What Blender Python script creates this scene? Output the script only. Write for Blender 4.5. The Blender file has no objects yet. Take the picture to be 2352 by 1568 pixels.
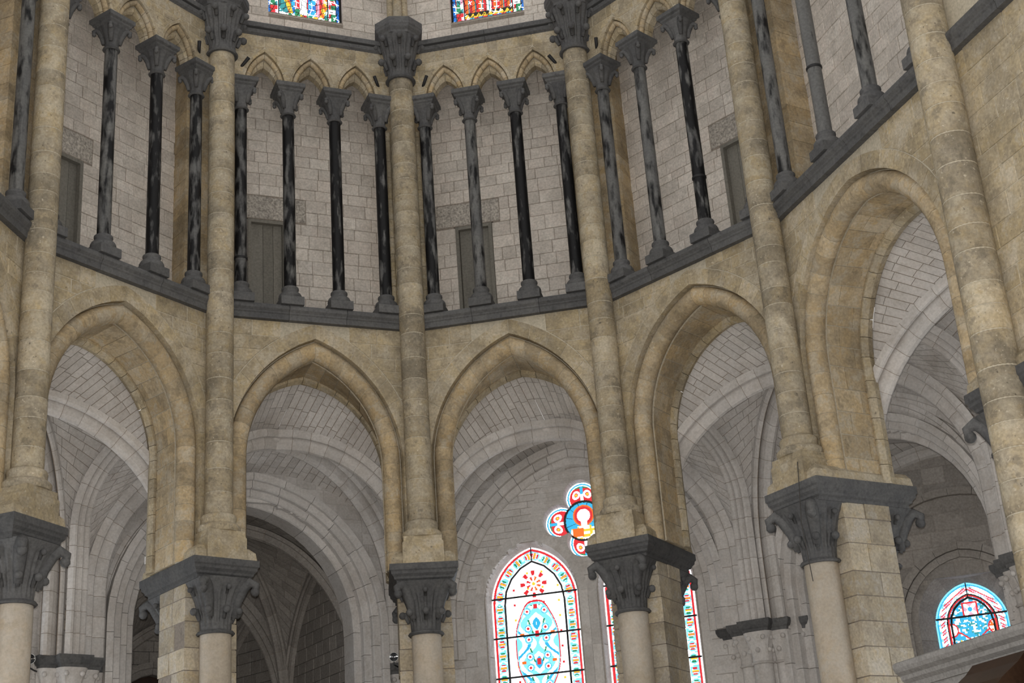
import bpy, math, random
from math import sin, cos, pi, sqrt, acos, atan2, tan, floor
from mathutils import Vector, Matrix
random.seed(7)
sc = bpy.context.scene
COL = sc.collection

# ------------------------------------------------------------------ camera
CAMP = Vector((-0.012, -24.790, 1.60))
F_PX, PITCH, ROLL, YAW = 3267.6, math.radians(21.811), math.radians(-4.2795), math.radians(6.1021)
cd = bpy.data.cameras.new('camera'); cam = bpy.data.objects.new('camera', cd); COL.objects.link(cam)
cd.sensor_width = 36.0; cd.sensor_fit = 'HORIZONTAL'; cd.lens = F_PX / 2352 * 36.0
cd.clip_start = 0.1; cd.clip_end = 300
fw = Vector((sin(YAW) * cos(PITCH), cos(YAW) * cos(PITCH), sin(PITCH)))
rt = Vector((cos(YAW), -sin(YAW), 0)); up = rt.cross(fw)
r2 = rt * cos(ROLL) + up * sin(ROLL); u2 = -rt * sin(ROLL) + up * cos(ROLL)
m = Matrix((r2, u2, -fw)).transposed().to_4x4(); m.translation = CAMP
cam.matrix_world = m
sc.camera = cam

# ------------------------------------------------------------------ world, light, exposure
w = bpy.data.worlds.new('nave_daylight'); sc.world = w; w.use_nodes = True
bg = w.node_tree.nodes['Background']
bg.inputs[0].default_value = (1.0, 0.985, 0.96, 1); bg.inputs[1].default_value = 0.85
fl = bpy.data.lights.new('camera_flash', 'POINT'); fl.energy = 7500; fl.shadow_soft_size = 0.05
fl.color = (1.0, 0.97, 0.93)
flo = bpy.data.objects.new('camera_flash', fl); COL.objects.link(flo)
flo.location = CAMP + u2 * 0.16 - r2 * 0.03
vs = sc.view_settings
vs.view_transform = 'Standard'; vs.look = 'None'; vs.gamma = 1.0; vs.use_curve_mapping = False
vs.exposure = -0.16

# ------------------------------------------------------------------ materials
def newmat(name):
    mt = bpy.data.materials.new(name); mt.use_nodes = True
    nt = mt.node_tree; nt.nodes.clear()
    out = nt.nodes.new('ShaderNodeOutputMaterial'); b = nt.nodes.new('ShaderNodeBsdfPrincipled')
    nt.links.new(b.outputs[0], out.inputs[0])
    return mt, nt, b
def stone(name, base, alt, stain, var=0.25, scale=1.6, rough=0.9, bump=0.25, altamt=0.6, stainamt=0.45, vert=1.0, pit=0.2, stainlo=0.56, orand=0.0, patch=None, patchamt=.0, grime=None, grimeamt=.0, fleck=.0):
    mt, nt, b = newmat(name); N = nt.nodes.new; L = nt.links.new
    g = N('ShaderNodeNewGeometry'); oi = N('ShaderNodeObjectInfo')
    ad = N('ShaderNodeMath'); ad.operation = 'ADD'; L(oi.outputs['Random'], ad.inputs[0]); L(g.outputs['Random Per Island'], ad.inputs[1])
    fr = N('ShaderNodeMath'); fr.operation = 'FRACT'; L(ad.outputs[0], fr.inputs[0])
    mp = N('ShaderNodeMapping'); mp.inputs['Scale'].default_value = (1, 1, vert); L(g.outputs['Position'], mp.inputs['Vector'])
    n1 = N('ShaderNodeTexNoise'); n1.inputs['Scale'].default_value = scale; n1.inputs['Detail'].default_value = 6; n1.inputs['Roughness'].default_value = .62; L(mp.outputs[0], n1.inputs['Vector'])
    n2 = N('ShaderNodeTexNoise'); n2.inputs['Scale'].default_value = scale * 3.1; n2.inputs['Detail'].default_value = 5; L(mp.outputs[0], n2.inputs['Vector'])
    n3 = N('ShaderNodeTexNoise'); n3.inputs['Scale'].default_value = 22; n3.inputs['Detail'].default_value = 4; L(g.outputs['Position'], n3.inputs['Vector'])
    def ramp(sock, lo, hi):
        r = N('ShaderNodeMapRange'); r.inputs[1].default_value = lo; r.inputs[2].default_value = hi; L(sock, r.inputs[0]); return r.outputs[0]
    def mix(fac, a, bb, mode='MIX', k=1.0):
        x = N('ShaderNodeMix'); x.data_type = 'RGBA'; x.blend_type = mode
        if isinstance(fac, float): x.inputs[0].default_value = fac
        else:
            q = N('ShaderNodeMath'); q.operation = 'MULTIPLY'; L(fac, q.inputs[0]); q.inputs[1].default_value = k; L(q.outputs[0], x.inputs[0])
        for s, v in ((x.inputs[6], a), (x.inputs[7], bb)):
            if isinstance(v, tuple): s.default_value = v + (1,)
            else: L(v, s)
        return x.outputs[2]
    c = mix(ramp(n1.outputs[0], .42, .62), base, alt, 'MIX', altamt)
    c = mix(fr.outputs[0], c, alt, 'MIX', .35)
    sh = N('ShaderNodeMath'); sh.operation = 'MULTIPLY_ADD'; L(oi.outputs['Random'], sh.inputs[0]); sh.inputs[1].default_value = orand; L(n2.outputs[0], sh.inputs[2])
    c = mix(ramp(sh.outputs[0], stainlo, stainlo + .16), c, stain, 'MIX', stainamt)
    if patch:
        n5 = N('ShaderNodeTexNoise'); n5.inputs['Scale'].default_value = 2.7; n5.inputs['Detail'].default_value = 8; n5.inputs['Roughness'].default_value = .7; L(g.outputs['Position'], n5.inputs['Vector'])
        c = mix(ramp(n5.outputs[0], .525, .575), c, patch, 'MIX', min(1, patchamt * 1.2))
        c = mix(ramp(n5.outputs[0], .46, .38), c, grime, 'MIX', min(1, grimeamt * 1.0))
    if grime:
        n6 = N('ShaderNodeTexNoise'); n6.inputs['Scale'].default_value = .75; n6.inputs['Detail'].default_value = 9; n6.inputs['Roughness'].default_value = .72; L(g.outputs['Position'], n6.inputs['Vector'])
        c = mix(ramp(n6.outputs[0], .48, .62), c, grime, 'MIX', min(1, grimeamt * 1.1))
    if fleck:
        n7 = N('ShaderNodeTexNoise'); n7.inputs['Scale'].default_value = 17; n7.inputs['Detail'].default_value = 3; L(g.outputs['Position'], n7.inputs['Vector'])
        c = mix(ramp(n7.outputs[0], .66, .70), c, (.62, .55, .43), 'MIX', fleck)
        c = mix(ramp(n7.outputs[0], .32, .28), c, (.10, .085, .065), 'MIX', fleck)
    # per-stone value shift
    wn = N('ShaderNodeTexWhiteNoise'); wn.noise_dimensions = '1D'; L(fr.outputs[0], wn.inputs['W'])
    vr = N('ShaderNodeMapRange'); vr.inputs[3].default_value = 1 - var; vr.inputs[4].default_value = 1 + var * .7; L(wn.outputs[0], vr.inputs[0])
    vm = N('ShaderNodeVectorMath'); vm.operation = 'SCALE'; L(c, vm.inputs[0]); L(vr.outputs[0], vm.inputs['Scale'])
    pr_ = N('ShaderNodeMapRange'); pr_.inputs[1].default_value = .3; pr_.inputs[2].default_value = .7; pr_.inputs[3].default_value = 1 - pit; pr_.inputs[4].default_value = 1 + pit * .6; L(n3.outputs[0], pr_.inputs[0])
    vm2 = N('ShaderNodeVectorMath'); vm2.operation = 'SCALE'; L(vm.outputs[0], vm2.inputs[0]); L(pr_.outputs[0], vm2.inputs['Scale'])
    L(vm2.outputs[0], b.inputs['Base Color'])
    b.inputs['Roughness'].default_value = rough; b.inputs['Specular IOR Level'].default_value = .25
    bp = N('ShaderNodeBump'); bp.inputs['Strength'].default_value = bump; bp.inputs['Distance'].default_value = .03
    am = N('ShaderNodeMath'); am.operation = 'MULTIPLY_ADD'; L(n3.outputs[0], am.inputs[0]); am.inputs[1].default_value = .4; L(n2.outputs[0], am.inputs[2])
    L(am.outputs[0], bp.inputs['Height']); L(bp.outputs[0], b.inputs['Normal'])
    return mt
def flat(name, c, rough=.6, metal=0.0, emit=None, es=1.0):
    mt, nt, b = newmat(name)
    b.inputs['Base Color'].default_value = tuple(c) + (1,); b.inputs['Roughness'].default_value = rough; b.inputs['Metallic'].default_value = metal
    if emit: b.inputs['Emission Color'].default_value = tuple(emit) + (1,); b.inputs['Emission Strength'].default_value = es
    return mt
M = {}
M['ochre'] = stone('ochre_limestone', (.46, .37, .225), (.45, .395, .31), (.50, .375, .19), var=.16, scale=2.0, bump=.4, stainamt=.5, patch=(.52, .46, .36), patchamt=.55, grime=(.25, .21, .145), grimeamt=.55, fleck=.55)
M['shaft'] = stone('shaft_limestone', (.43, .35, .225), (.43, .385, .31), (.47, .36, .19), var=.2, scale=2.2, bump=.45, stainamt=.5, patch=(.51, .45, .34), patchamt=.55, grime=(.19, .165, .125), grimeamt=.62, fleck=.7)
M['ochre2'] = stone('soffit_limestone', (.48, .36, .205), (.47, .395, .285), (.50, .35, .17), var=.18, scale=2.4, bump=.3, stainamt=.5, patch=(.5, .44, .34), patchamt=.55, grime=(.22, .18, .12), grimeamt=.5, fleck=.3)
M['pierstone'] = stone('pier_limestone', (.45, .375, .26), (.46, .415, .34), (.47, .35, .19), var=.22, scale=1.8, bump=.5, stainamt=.5, patch=(.5, .46, .4), patchamt=.5, grime=(.28, .24, .19), grimeamt=.5, fleck=.4)
M['pale'] = stone('pale_chalk_stone', (.68, .63, .57), (.60, .535, .475), (.44, .395, .345), var=.12, scale=1.1, bump=.2, stainamt=.4, patch=(.63, .56, .50), patchamt=.6, grime=(.48, .435, .385), grimeamt=.6)
M['grey'] = stone('grey_vault_stone', (.61, .585, .565), (.56, .53, .50), (.43, .40, .37), var=.1, scale=1.0, bump=.12, stainamt=.3, pit=.12, patch=(.63, .59, .56), patchamt=.4, grime=(.45, .41, .375), grimeamt=.5)
M['greydark'] = stone('dark_chapel_stone', (.36, .335, .31), (.31, .28, .25), (.2, .18, .16), var=.15, scale=1.0, bump=.15)  # darker, browner version of the grey stone, mainly for the chapels
M['beige'] = stone('column_stone', (.50, .425, .335), (.47, .43, .375), (.45, .34, .205), var=.1, scale=1.3, bump=.12, stainamt=.4, pit=.1, patch=(.5, .46, .4), patchamt=.4, grime=(.36, .31, .24), grimeamt=.4, fleck=.15)
M['dark'] = stone('dark_marble', (.095, .095, .098), (.14, .138, .135), (.04, .04, .042), var=.15, scale=2.5, bump=.35, rough=.75)
M['black'] = stone('polished_black_marble', (.12, .12, .12), (.17, .168, .16), (.008, .008, .009), var=.1, scale=2.6, bump=.1, rough=.5, stainamt=1.0, vert=.26, altamt=.8, stainlo=.60, orand=.34)
M['mortar'] = stone('lime_mortar', (.52, .465, .36), (.46, .41, .32), (.34, .295, .22), var=0, bump=.2)
M['joint'] = stone('dark_joint', (.24, .205, .17), (.30, .26, .22), (.12, .1, .085), var=0, bump=.2)
M['vjoint'] = stone('vault_joint', (.31, .25, .20), (.35, .30, .25), (.24, .19, .155), var=0, bump=.1)
M['wjoint'] = stone('wall_joint', (.37, .335, .30), (.40, .36, .33), (.3, .27, .24), var=0, bump=.1)
M['djoint'] = flat('black_joint', (.03, .03, .03), .9)
M['rubble'] = stone('rough_plaster', (.47, .43, .38), (.36, .33, .29), (.24, .22, .19), var=.05, scale=4, bump=1.0, pit=.5)
M['wood'] = stone('grey_door_boards', (.175, .168, .148), (.20, .185, .155), (.11, .10, .085), var=.12, scale=1.2, vert=.25, rough=.75, bump=.1)
M['oak'] = stone('dark_polished_oak', (.035, .018, .011), (.05, .024, .013), (.012, .007, .005), var=.1, scale=2, rough=.35, bump=.05)
M['screen'] = stone('grey_screen_stone', (.36, .345, .33), (.3, .285, .27), (.2, .19, .175), var=.06, scale=2.0, bump=.15)
M['iron'] = flat('black_iron', (.012, .012, .013), .6)
M['chrome'] = flat('chrome_reflector', (.85, .86, .88), .12, 1.0)
M['steel'] = flat('grey_lamp_housing', (.35, .35, .34), .45, .3)
M['floor'] = stone('floor_flags', (.36, .33, .29), (.3, .28, .25), (.24, .22, .19), var=.1, scale=.8)
M['cable'] = flat('thin_cable', (.05, .045, .04), .7)
GL = {}
for nm, c, s in (('white', (.9, .96, 1.0), 3.4), ('paleblue', (.20, .66, .95), 1.6), ('cyan', (.03, .50, .85), 1.2), ('blue', (.01, .2, .75), 1.1), ('red', (.85, .02, .03), 1.1),
                 ('orange', (1.0, .17, .01), 1.2), ('yellow', (1.0, .62, .03), 1.3), ('green', (.02, .42, .16), .8), ('pink', (.9, .36, .5), 1.5), ('teal', (.04, .45, .48), .9), ('lead', (.01, .01, .012), 0)):
    GL[nm] = flat('glass_' + nm, (.02, .02, .02), .3, 0, c if s else None, s)
GLN = list(GL)

# ------------------------------------------------------------------ mesh helpers
class MB:
    def __init__(s): s.v = []; s.f = []
    def add(s, v, f):
        k = len(s.v); s.v += v; s.f += [tuple(i + k for i in q) for q in f]; return s
    def box(s, x0, x1, y0, y1, z0, z1):
        return s.add([(x0, y0, z0), (x1, y0, z0), (x1, y1, z0), (x0, y1, z0), (x0, y0, z1), (x1, y0, z1), (x1, y1, z1), (x0, y1, z1)],
                     [(0, 3, 2, 1), (4, 5, 6, 7), (0, 1, 5, 4), (1, 2, 6, 5), (2, 3, 7, 6), (3, 0, 4, 7)])
    def lathe(s, prof, n=16, c=(0, 0), rf=None, cap=True):
        v = []; f = []
        for i, (r, z) in enumerate(prof):
            for k in range(n):
                th = 2 * pi * k / n; q = r * (rf(th, z) if rf else 1)
                v.append((c[0] + q * cos(th), c[1] + q * sin(th), z))
        for i in range(len(prof) - 1):
            for k in range(n):
                a = i * n + k; b = i * n + (k + 1) % n
                f.append((a, b, b + n, a + n))
        if cap:
            f.append(tuple(range(n))[::-1]); f.append(tuple(range((len(prof) - 1) * n, len(prof) * n)))
        return s.add(v, f)
    def ball(s, c, r, n=8, sq=1.0):
        prof = [(max(.02 * r, r * sin(pi * i / 5)), c[2] - r * sq * cos(pi * i / 5)) for i in range(6)]
        return s.lathe(prof, n, (c[0], c[1]))
    def tube(s, path, rad, n=6):
        P = [Vector(p) for p in path]; v = []; f = []
        if not hasattr(rad, '__len__'): rad = [rad] * len(P)
        for i, p in enumerate(P):
            t = (P[min(i + 1, len(P) - 1)] - P[max(i - 1, 0)]).normalized()
            a = t.cross(Vector((0, 0, 1)))
            if a.length < .05: a = pa.copy() if i else Vector((1, 0, 0))
            a.normalize()
            if i and a.dot(pa) < 0: a = -a
            pa = a; b = t.cross(a)
            for k in range(n):
                th = 2 * pi * k / n; v.append(tuple(p + (a * cos(th) + b * sin(th)) * rad[i]))
        for i in range(len(P) - 1):
            for k in range(n):
                q = i * n + k; r = i * n + (k + 1) % n; f.append((q, r, r + n, q + n))
        f.append(tuple(range(n))[::-1]); f.append(tuple(range((len(P) - 1) * n, len(P) * n)))
        return s.add(v, f)
    def loft(s, rings, closed=True, caps=True):
        n = len(rings[0]); v = [tuple(p) for r in rings for p in r]; f = []
        for i in range(len(rings) - 1):
            for k in range(n if closed else n - 1):
                a = i * n + k; b = i * n + (k + 1) % n; f.append((a, b, b + n, a + n))
        if caps and closed:
            f.append(tuple(range(n))[::-1]); f.append(tuple(range((len(rings) - 1) * n, len(rings) * n)))
        return s.add(v, f)
    def mesh(s, name, mat, smooth=False):
        me = bpy.data.meshes.new(name); me.from_pydata(s.v, [], s.f)
        if mat: me.materials.append(mat)
        if smooth: me.polygons.foreach_set('use_smooth', [True] * len(me.polygons))
        return me
    def obj(s, name, mat, parent=None, smooth=False):
        return link(name, s.mesh(name, mat, smooth), parent)
def link(name, me, parent=None):
    o = bpy.data.objects.new(name, me); COL.objects.link(o)
    if parent: o.parent = parent
    return o
def autosmooth(o, ang=40):
    me = o.data
    try: me.set_sharp_from_angle(angle=math.radians(ang))
    except Exception: pass
    return o
def tag(o, label=None, cat=None, group=None, kind=None):
    if label: o['label'] = label
    if cat: o['category'] = cat
    if group: o['group'] = group
    if kind: o['kind'] = kind
    return o
def empty(name, loc, rz=0.0):
    o = bpy.data.objects.new(name, None); COL.objects.link(o); o.location = loc; o.rotation_euler = (0, 0, rz); o.empty_display_size = .2
    return o
def place(o, loc, rz): o.location = loc; o.rotation_euler = (0, 0, rz); return o
def jit(a): return random.uniform(-a, a)
def poly_block(pts, d0, d1, ch=.012):
    """block with outline pts (x,z) in the wall plane, face at depth d0, chamfered, running back to d1"""
    cx = sum(p[0] for p in pts) / len(pts); cz = sum(p[1] for p in pts) / len(pts)
    n = len(pts)
    def ins(p):
        dx, dz = cx - p[0], cz - p[1]; l = max(1e-4, sqrt(dx * dx + dz * dz)); k = min(ch * 1.4 / l, .4); return (p[0] + dx * k, p[1] + dz * k)
    q = [ins(p) for p in pts]
    v = [(x, d0, z) for x, z in q] + [(x, d0 + ch, z) for x, z in pts] + [(x, d1, z) for x, z in pts]
    f = [tuple(range(n))] + [(i, i + n, (i + 1) % n + n, (i + 1) % n) for i in range(n)] + [(i + n, i + 2 * n, (i + 1) % n + 2 * n, (i + 1) % n + n) for i in range(n)]
    return v, f
def rows(parent, name, mat, zlist, spans, d0, d1, bw=(.3, .6), gap=.006, jd=.01, stuff=False, ch=.01, maxn=300):
    """ashlar: for each course [z0,z1] fill the free spans; spans(z) -> list of (xl,xr)"""
    mb = MB(); cnt = 0
    for i in range(len(zlist) - 1):
        z0, z1 = zlist[i] + gap, zlist[i + 1] - gap
        zm = (z0 + z1) / 2
        S0, Sm, S1 = spans(z0), spans(zm), spans(z1)
        if not (len(S0) == len(Sm) == len(S1)) or any(abs(p[i_] - q[i_]) > .28 for A_ in (S0, S1) for p, q in zip(A_, Sm) for i_ in (0, 1)):
            S0 = Sm = S1 = min((S0, Sm, S1), key=lambda A_: sum(q - p for p, q in A_))
        for (a0, b0), (am, bm), (a1, b1) in zip(S0, Sm, S1):
            wd = bm - am
            if wd < .03: continue
            cuts = []; x = am + random.uniform(bw[0] * .5, bw[1])
            while x < bm - bw[0] * .45: cuts.append(x); x += random.uniform(*bw)
            xs = [am] + cuts + [bm]
            for j in range(len(xs) - 1):
                xl, xr = xs[j] + gap, xs[j + 1] - gap
                first, last = j == 0, j == len(xs) - 2
                L3 = [a0 + gap, am + gap, a1 + gap] if first else [xl] * 3
                R3 = [b0 - gap, bm - gap, b1 - gap] if last else [xr] * 3
                if first and not last: L3 = [min(q, xr - .02) for q in L3]
                if last and not first: R3 = [max(q, xl + .02) for q in R3]
                if R3[0] - L3[0] < .02 and R3[2] - L3[2] < .02: continue
                pts = [(L3[0], z0), (max(R3[0], L3[0] + .004), z0)]
                if last and abs(R3[1] - (R3[0] + R3[2]) / 2) > .004: pts.append((R3[1], zm))
                pts += [(max(R3[2], L3[2] + .004), z1), (L3[2], z1)]
                if first and abs(L3[1] - (L3[0] + L3[2]) / 2) > .004: pts.append((L3[1], zm))
                v, f = poly_block(pts, d0 + jit(jd), d1, ch)
                cnt += 1
                if stuff or cnt > maxn: mb.add(v, f)
                else: MB().add(v, f).obj(name, mat, parent)
    if mb.v: tag(mb.obj(name + ('s' if stuff else '_rest'), mat, parent), kind='stuff')
def zcourses(z0, z1, h, var=.04):
    out = [z0]
    while out[-1] < z1 - h * .6: out.append(min(z1, out[-1] + h + jit(var)))
    out[-1] = z1
    return out
# pointed arch curve -------------------------------------------------------
def conc(ah, dl):
    a, h = ah; r = (a * a + h * h) / (2 * a); c = r - a; r = r + dl
    return (r - c, sqrt(max(1e-4, r * r - c * c)))
def half(u, ah, zs, zb, fv):
    a, h = ah
    if u <= fv: return a, zb + (zs - zb) * (u / fv if fv > 0 else 0)
    r = (a * a + h * h) / (2 * a); c = r - a; pm = acos(max(-1, min(1, c / r))); p = pm * (u - fv) / (1 - fv)
    return r * cos(p) - c, zs + r * sin(p)
def fvof(ah, zs, zb):
    a, h = ah; r = (a * a + h * h) / (2 * a); la = r * acos(max(-1, min(1, (r - a) / r))); return (zs - zb) / (zs - zb + la), zs - zb + la
def archx(z, ah, zs):
    """half width of a pointed opening at height z (0 above apex)"""
    a, h = ah
    if z <= zs: return a
    r = (a * a + h * h) / (2 * a); c = r - a; q = r * r - (z - zs) ** 2
    return max(0.0, sqrt(q) - c) if q > 0 else 0.0
def arch_pieces(parent, name, mat, sec, zs, zb, n, nsub=2, gap=.006, smooth=False, sides=(-1, 1), xc=0.0, ucuts=None, urange=(0, 1), split=None, mort=None):
    """voussoirs: sec = list of ((a,h),d) round the section; n pieces on each half"""
    fv, Ltot = fvof(sec[0][0], zs, zb)
    g = gap / Ltot
    objs = []
    for sd in sides:
        cuts = ucuts or [urange[0] + (urange[1] - urange[0]) * i / n for i in range(n + 1)]
        cuts = [c if i in (0, len(cuts) - 1) else c + jit(.12 / n) for i, c in enumerate(cuts)]
        for i in range(len(cuts) - 1):
            ua, ub = cuts[i] + g, cuts[i + 1] - g
            rings = []
            for k in range(nsub + 1):
                u = ua + (ub - ua) * k / nsub
                ring = []
                for ah, d in sec:
                    x, z = half(u, ah, zs, zb, fv); ring.append((xc + sd * x, d, z))
                rings.append(ring)
            mb = MB().loft(rings)
            if mort is not None: mort.add(mb.v, mb.f)
            else:
                o = mb.obj(name, mat, parent, smooth)
                if smooth: autosmooth(o, 50)
                objs.append(o)
    return objs
def roll_sec(ah, dl, dc, r, n=10, k0=0.0, k1=2 * pi):
    """round section of radius r centred at offset dl / depth dc"""
    out = []
    for i in range(n):
        th = k0 + (k1 - k0) * i / n
        out.append((conc(ah, dl + r * cos(th)), dc + r * sin(th)))
    return out

# ------------------------------------------------------------------ plan of the apse
C = [(-5.985, -1.119), (-3.125, 2.315), (0.876, 3.538), (4.870, 2.398), (7.626, -1.098)]
SPL = math.radians(13.32)
def sidept(sg, L):
    c = C[4] if sg > 0 else C[0]
    return (c[0] + sg * sin(SPL) * L, c[1] - cos(SPL) * L)
LS = 5.67
PTS = [sidept(-1, LS)] + C + [sidept(1, LS), sidept(1, 2 * LS)]
class Bay: pass
def unit(a): l = sqrt(a[0] ** 2 + a[1] ** 2); return (a[0] / l, a[1] / l)
DIR = [unit((PTS[k + 1][0] - PTS[k][0], PTS[k + 1][1] - PTS[k][1])) for k in range(7)]
def corner(k):
    """frame at PTS[k]: position, tangent, outward normal, angle, tan(half turn)"""
    a = DIR[max(k - 1, 0)]; b = DIR[min(k, 6)]
    t = unit((a[0] + b[0], a[1] + b[1])); turn = atan2(a[1], a[0]) - atan2(b[1], b[0])
    return PTS[k], t, (-t[1], t[0]), atan2(t[1], t[0]), tan(turn / 2)
CN = [corner(k) for k in range(8)]
BAYS = []
for k in range(7):
    b = Bay(); A, B = PTS[k], PTS[k + 1]; b.k = k
    b.L = sqrt((B[0] - A[0]) ** 2 + (B[1] - A[1]) ** 2); b.t = DIR[k]; b.n = (-b.t[1], b.t[0]); b.rz = atan2(b.t[1], b.t[0])
    b.mid = ((A[0] + B[0]) / 2, (A[1] + B[1]) / 2); b.tl = CN[k][4]; b.tr = CN[k + 1][4]
    BAYS.append(b)
def bay_w(b, x, d, z): return Vector((b.mid[0] + b.t[0] * x + b.n[0] * d, b.mid[1] + b.t[1] * x + b.n[1] * d, z))
def cor_w(k, x, d, z):
    c, t, n, _, _ = CN[k]; return Vector((c[0] + t[0] * x + n[0] * d, c[1] + t[1] * x + n[1] * d, z))
ZA = 8.15; ZSILL0 = 13.34; ZSILL1 = 13.70; ZT = 19.0; ZSTR0 = 20.28; ZSTR1 = 20.58
# ------------------------------------------------------------------ floor
tag(MB().box(-30, 32, -34, 24, -.3, 0).obj('floor', M['floor']), 'stone floor of the choir and ambulatory', 'floor', kind='structure')

# ------------------------------------------------------------------ arcade walls with their arches
ARCH = {0: (2.35, 2.55), 1: (1.95, 2.55), 2: (1.80, 2.60), 3: (1.80, 2.60), 4: (1.95, 2.55), 5: (2.35, 2.55)}
REAR = {0: (2.2, 2.1), 1: (1.9, 2.08), 2: (1.88, 2.15), 3: (1.88, 2.15), 4: (1.9, 2.08), 5: (2.2, 2.1)}
XC = {0: .35, 5: -.35}
ZS = 10.4; ZTOP = 13.66; DREAR = 1.5
WL = {0: 'beside the far left shaft', 1: 'left of the frontal bays', 2: 'frontal bay opening on the dark chapel', 3: 'frontal bay opening on the twin lancet window',
      4: 'right of the frontal bays', 5: 'wide right bay before the stone screen', 6: 'plain stretch beyond the great right shaft'}
def lerp(a, b, t): return a + (b - a) * t
def ends(b, d): return -b.L / 2 - d * b.tl, b.L / 2 + d * b.tr
for b in BAYS[:6]:
    k = b.k; ro = ARCH[k]; re = REAR[k]
    ri = conc(ro, -.36); xc = XC.get(k, 0.0)
    fv, Lt = fvof(ro, ZS, ZA)
    def curve(ah, d, N=42):
        pts = []
        for i in range(N + 1): x, z = half(i / N, ah, ZS, ZA, fv); pts.append((xc - x, d, z))
        for i in range(N - 1, -1, -1): x, z = half(i / N, ah, ZS, ZA, fv); pts.append((xc + x, d, z))
        return pts
    core = MB()
    cs = [curve(conc(ro, .022), .129), curve(conc(ro, .022), .30), curve(conc(ro, -.16), .42), curve((ri[0] + .014, ri[1] + .014), .47), curve((re[0] + .014, re[1] + .014), DREAR - .02)]
    core.loft(cs, closed=False, caps=False)
    for c, d in ((cs[0], .129), (cs[-1], DREAR - .02)):
        xl, xr = ends(b, d); o = c + [(xr, d, ZA), (xr, d, ZTOP), (xl, d, ZTOP), (xl, d, ZA)]
        core.add(o, [tuple(range(len(o)))])
    x0, x1 = ends(b, .15); x2, x3 = ends(b, DREAR)
    core.add([(x0, .15, ZTOP), (x1, .15, ZTOP), (x3, DREAR, ZTOP), (x2, DREAR, ZTOP)], [(0, 1, 2, 3)])
    wall = place(core.obj('wall_arcade', M['mortar']), (b.mid[0], b.mid[1], 0), b.rz)
    tag(wall, 'ochre ashlar wall over the main arch, ' + WL[k], 'wall', kind='structure')
    b.wall = wall
    mort = MB(); arch_pieces(None, '', None, roll_sec(ro, -.19, .32, .182, 10), ZS, ZA, 10, 2, 0, mort=mort, xc=xc); tag(mort.obj('roll_bed', M['mortar'], wall, True))
    na = 13
    arch_pieces(wall, 'voussoir', M['ochre'], [(conc(ro, .015), .12), (conc(ro, .32), .12), (conc(ro, .32), .3), (conc(ro, .015), .3)], ZS, ZA, na, xc=xc)
    arch_pieces(wall, 'roll_voussoir', M['ochre2'], roll_sec(ro, -.19, .32, .19, 10), ZS, ZA, 15, 2, .005, smooth=True, xc=xc)
    # soffit: conical, in courses of two stones
    fvr = fv
    for sd in (-1, 1):
        cuts = [i / 14 for i in range(15)]
        for i in range(14):
            ua, ub = cuts[i] + .0018, cuts[i + 1] - .0018
            dm = .9 + (.16 if i % 2 else -.16) + jit(.05)
            for (da, db) in ((.47, dm - .004), (dm + .004, 1.22)):
                rings = []
                pr = .0 + jit(.004)
                for q in (0, 1, 2):
                    u = ua + (ub - ua) * q / 2; ring = []
                    for d, off in ((da, 0), (db, 0), (db, .12), (da, .12)):
                        f = (d - .45) / (DREAR - .45); ah = (lerp(ri[0], re[0], f) + off + pr, lerp(ri[1], re[1], f) + off + pr)
                        x, z = half(u, ah, ZS, ZA, fv); ring.append((xc + sd * x, d, z))
                    rings.append(ring)
                MB().loft(rings).obj('soffit_stone', M['ochre2'], wall)
    f1 = (1.225 - .45) / (DREAR - .45)
    r1 = (lerp(ri[0], re[0], f1) - .05, lerp(ri[1], re[1], f1) - .05); r2_ = (re[0] - .05, re[1] - .05)
    rm = (lerp(ri[0], re[0], f1) - .09, lerp(ri[1], re[1], f1) - .09)
    arch_pieces(wall, 'rear_voussoir', M['ochre'], [(r1, 1.225), (((r1[0] + r2_[0]) / 2 - .05, (r1[1] + r2_[1]) / 2 - .05), 1.36), (r2_, DREAR), ((re[0] + .15, re[1] + .15), DREAR), ((r1[0] + .2, r1[1] + .2), 1.225)], ZS, ZA, 14, 2, xc=xc)
    ext = conc(ro, .335)
    def spans(z, b=b, ext=ext, xc=xc):
        xl, xr = ends(b, .12); X = archx(z, ext, ZS) if z < ZS + ext[1] else 0
        if X < .03: return [(xl, xc), (xc, xr)]
        return [(xl, xc - X), (xc + X, xr)]
    rows(wall, 'stone', M['ochre'], zcourses(ZA, ZSILL0 + .03, .27), spans, .12, .2, (.42, .85), .005, .006)
# plain wall beyond the great shaft
b = BAYS[6]
core = MB().box(-b.L / 2, b.L / 2, .132, .6, 0, 28); wall = place(core.obj('wall_arcade', M['mortar']), (b.mid[0], b.mid[1], 0), b.rz)
tag(wall, 'ochre ashlar wall, ' + WL[6], 'wall', kind='structure'); b.wall = wall
rows(wall, 'stone', M['ochre'], zcourses(4.0, ZSILL0 + .03, .36), lambda z: [(-b.L / 2, b.L / 2)], .12, .2, (.5, 1.0), .006, .008)

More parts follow.
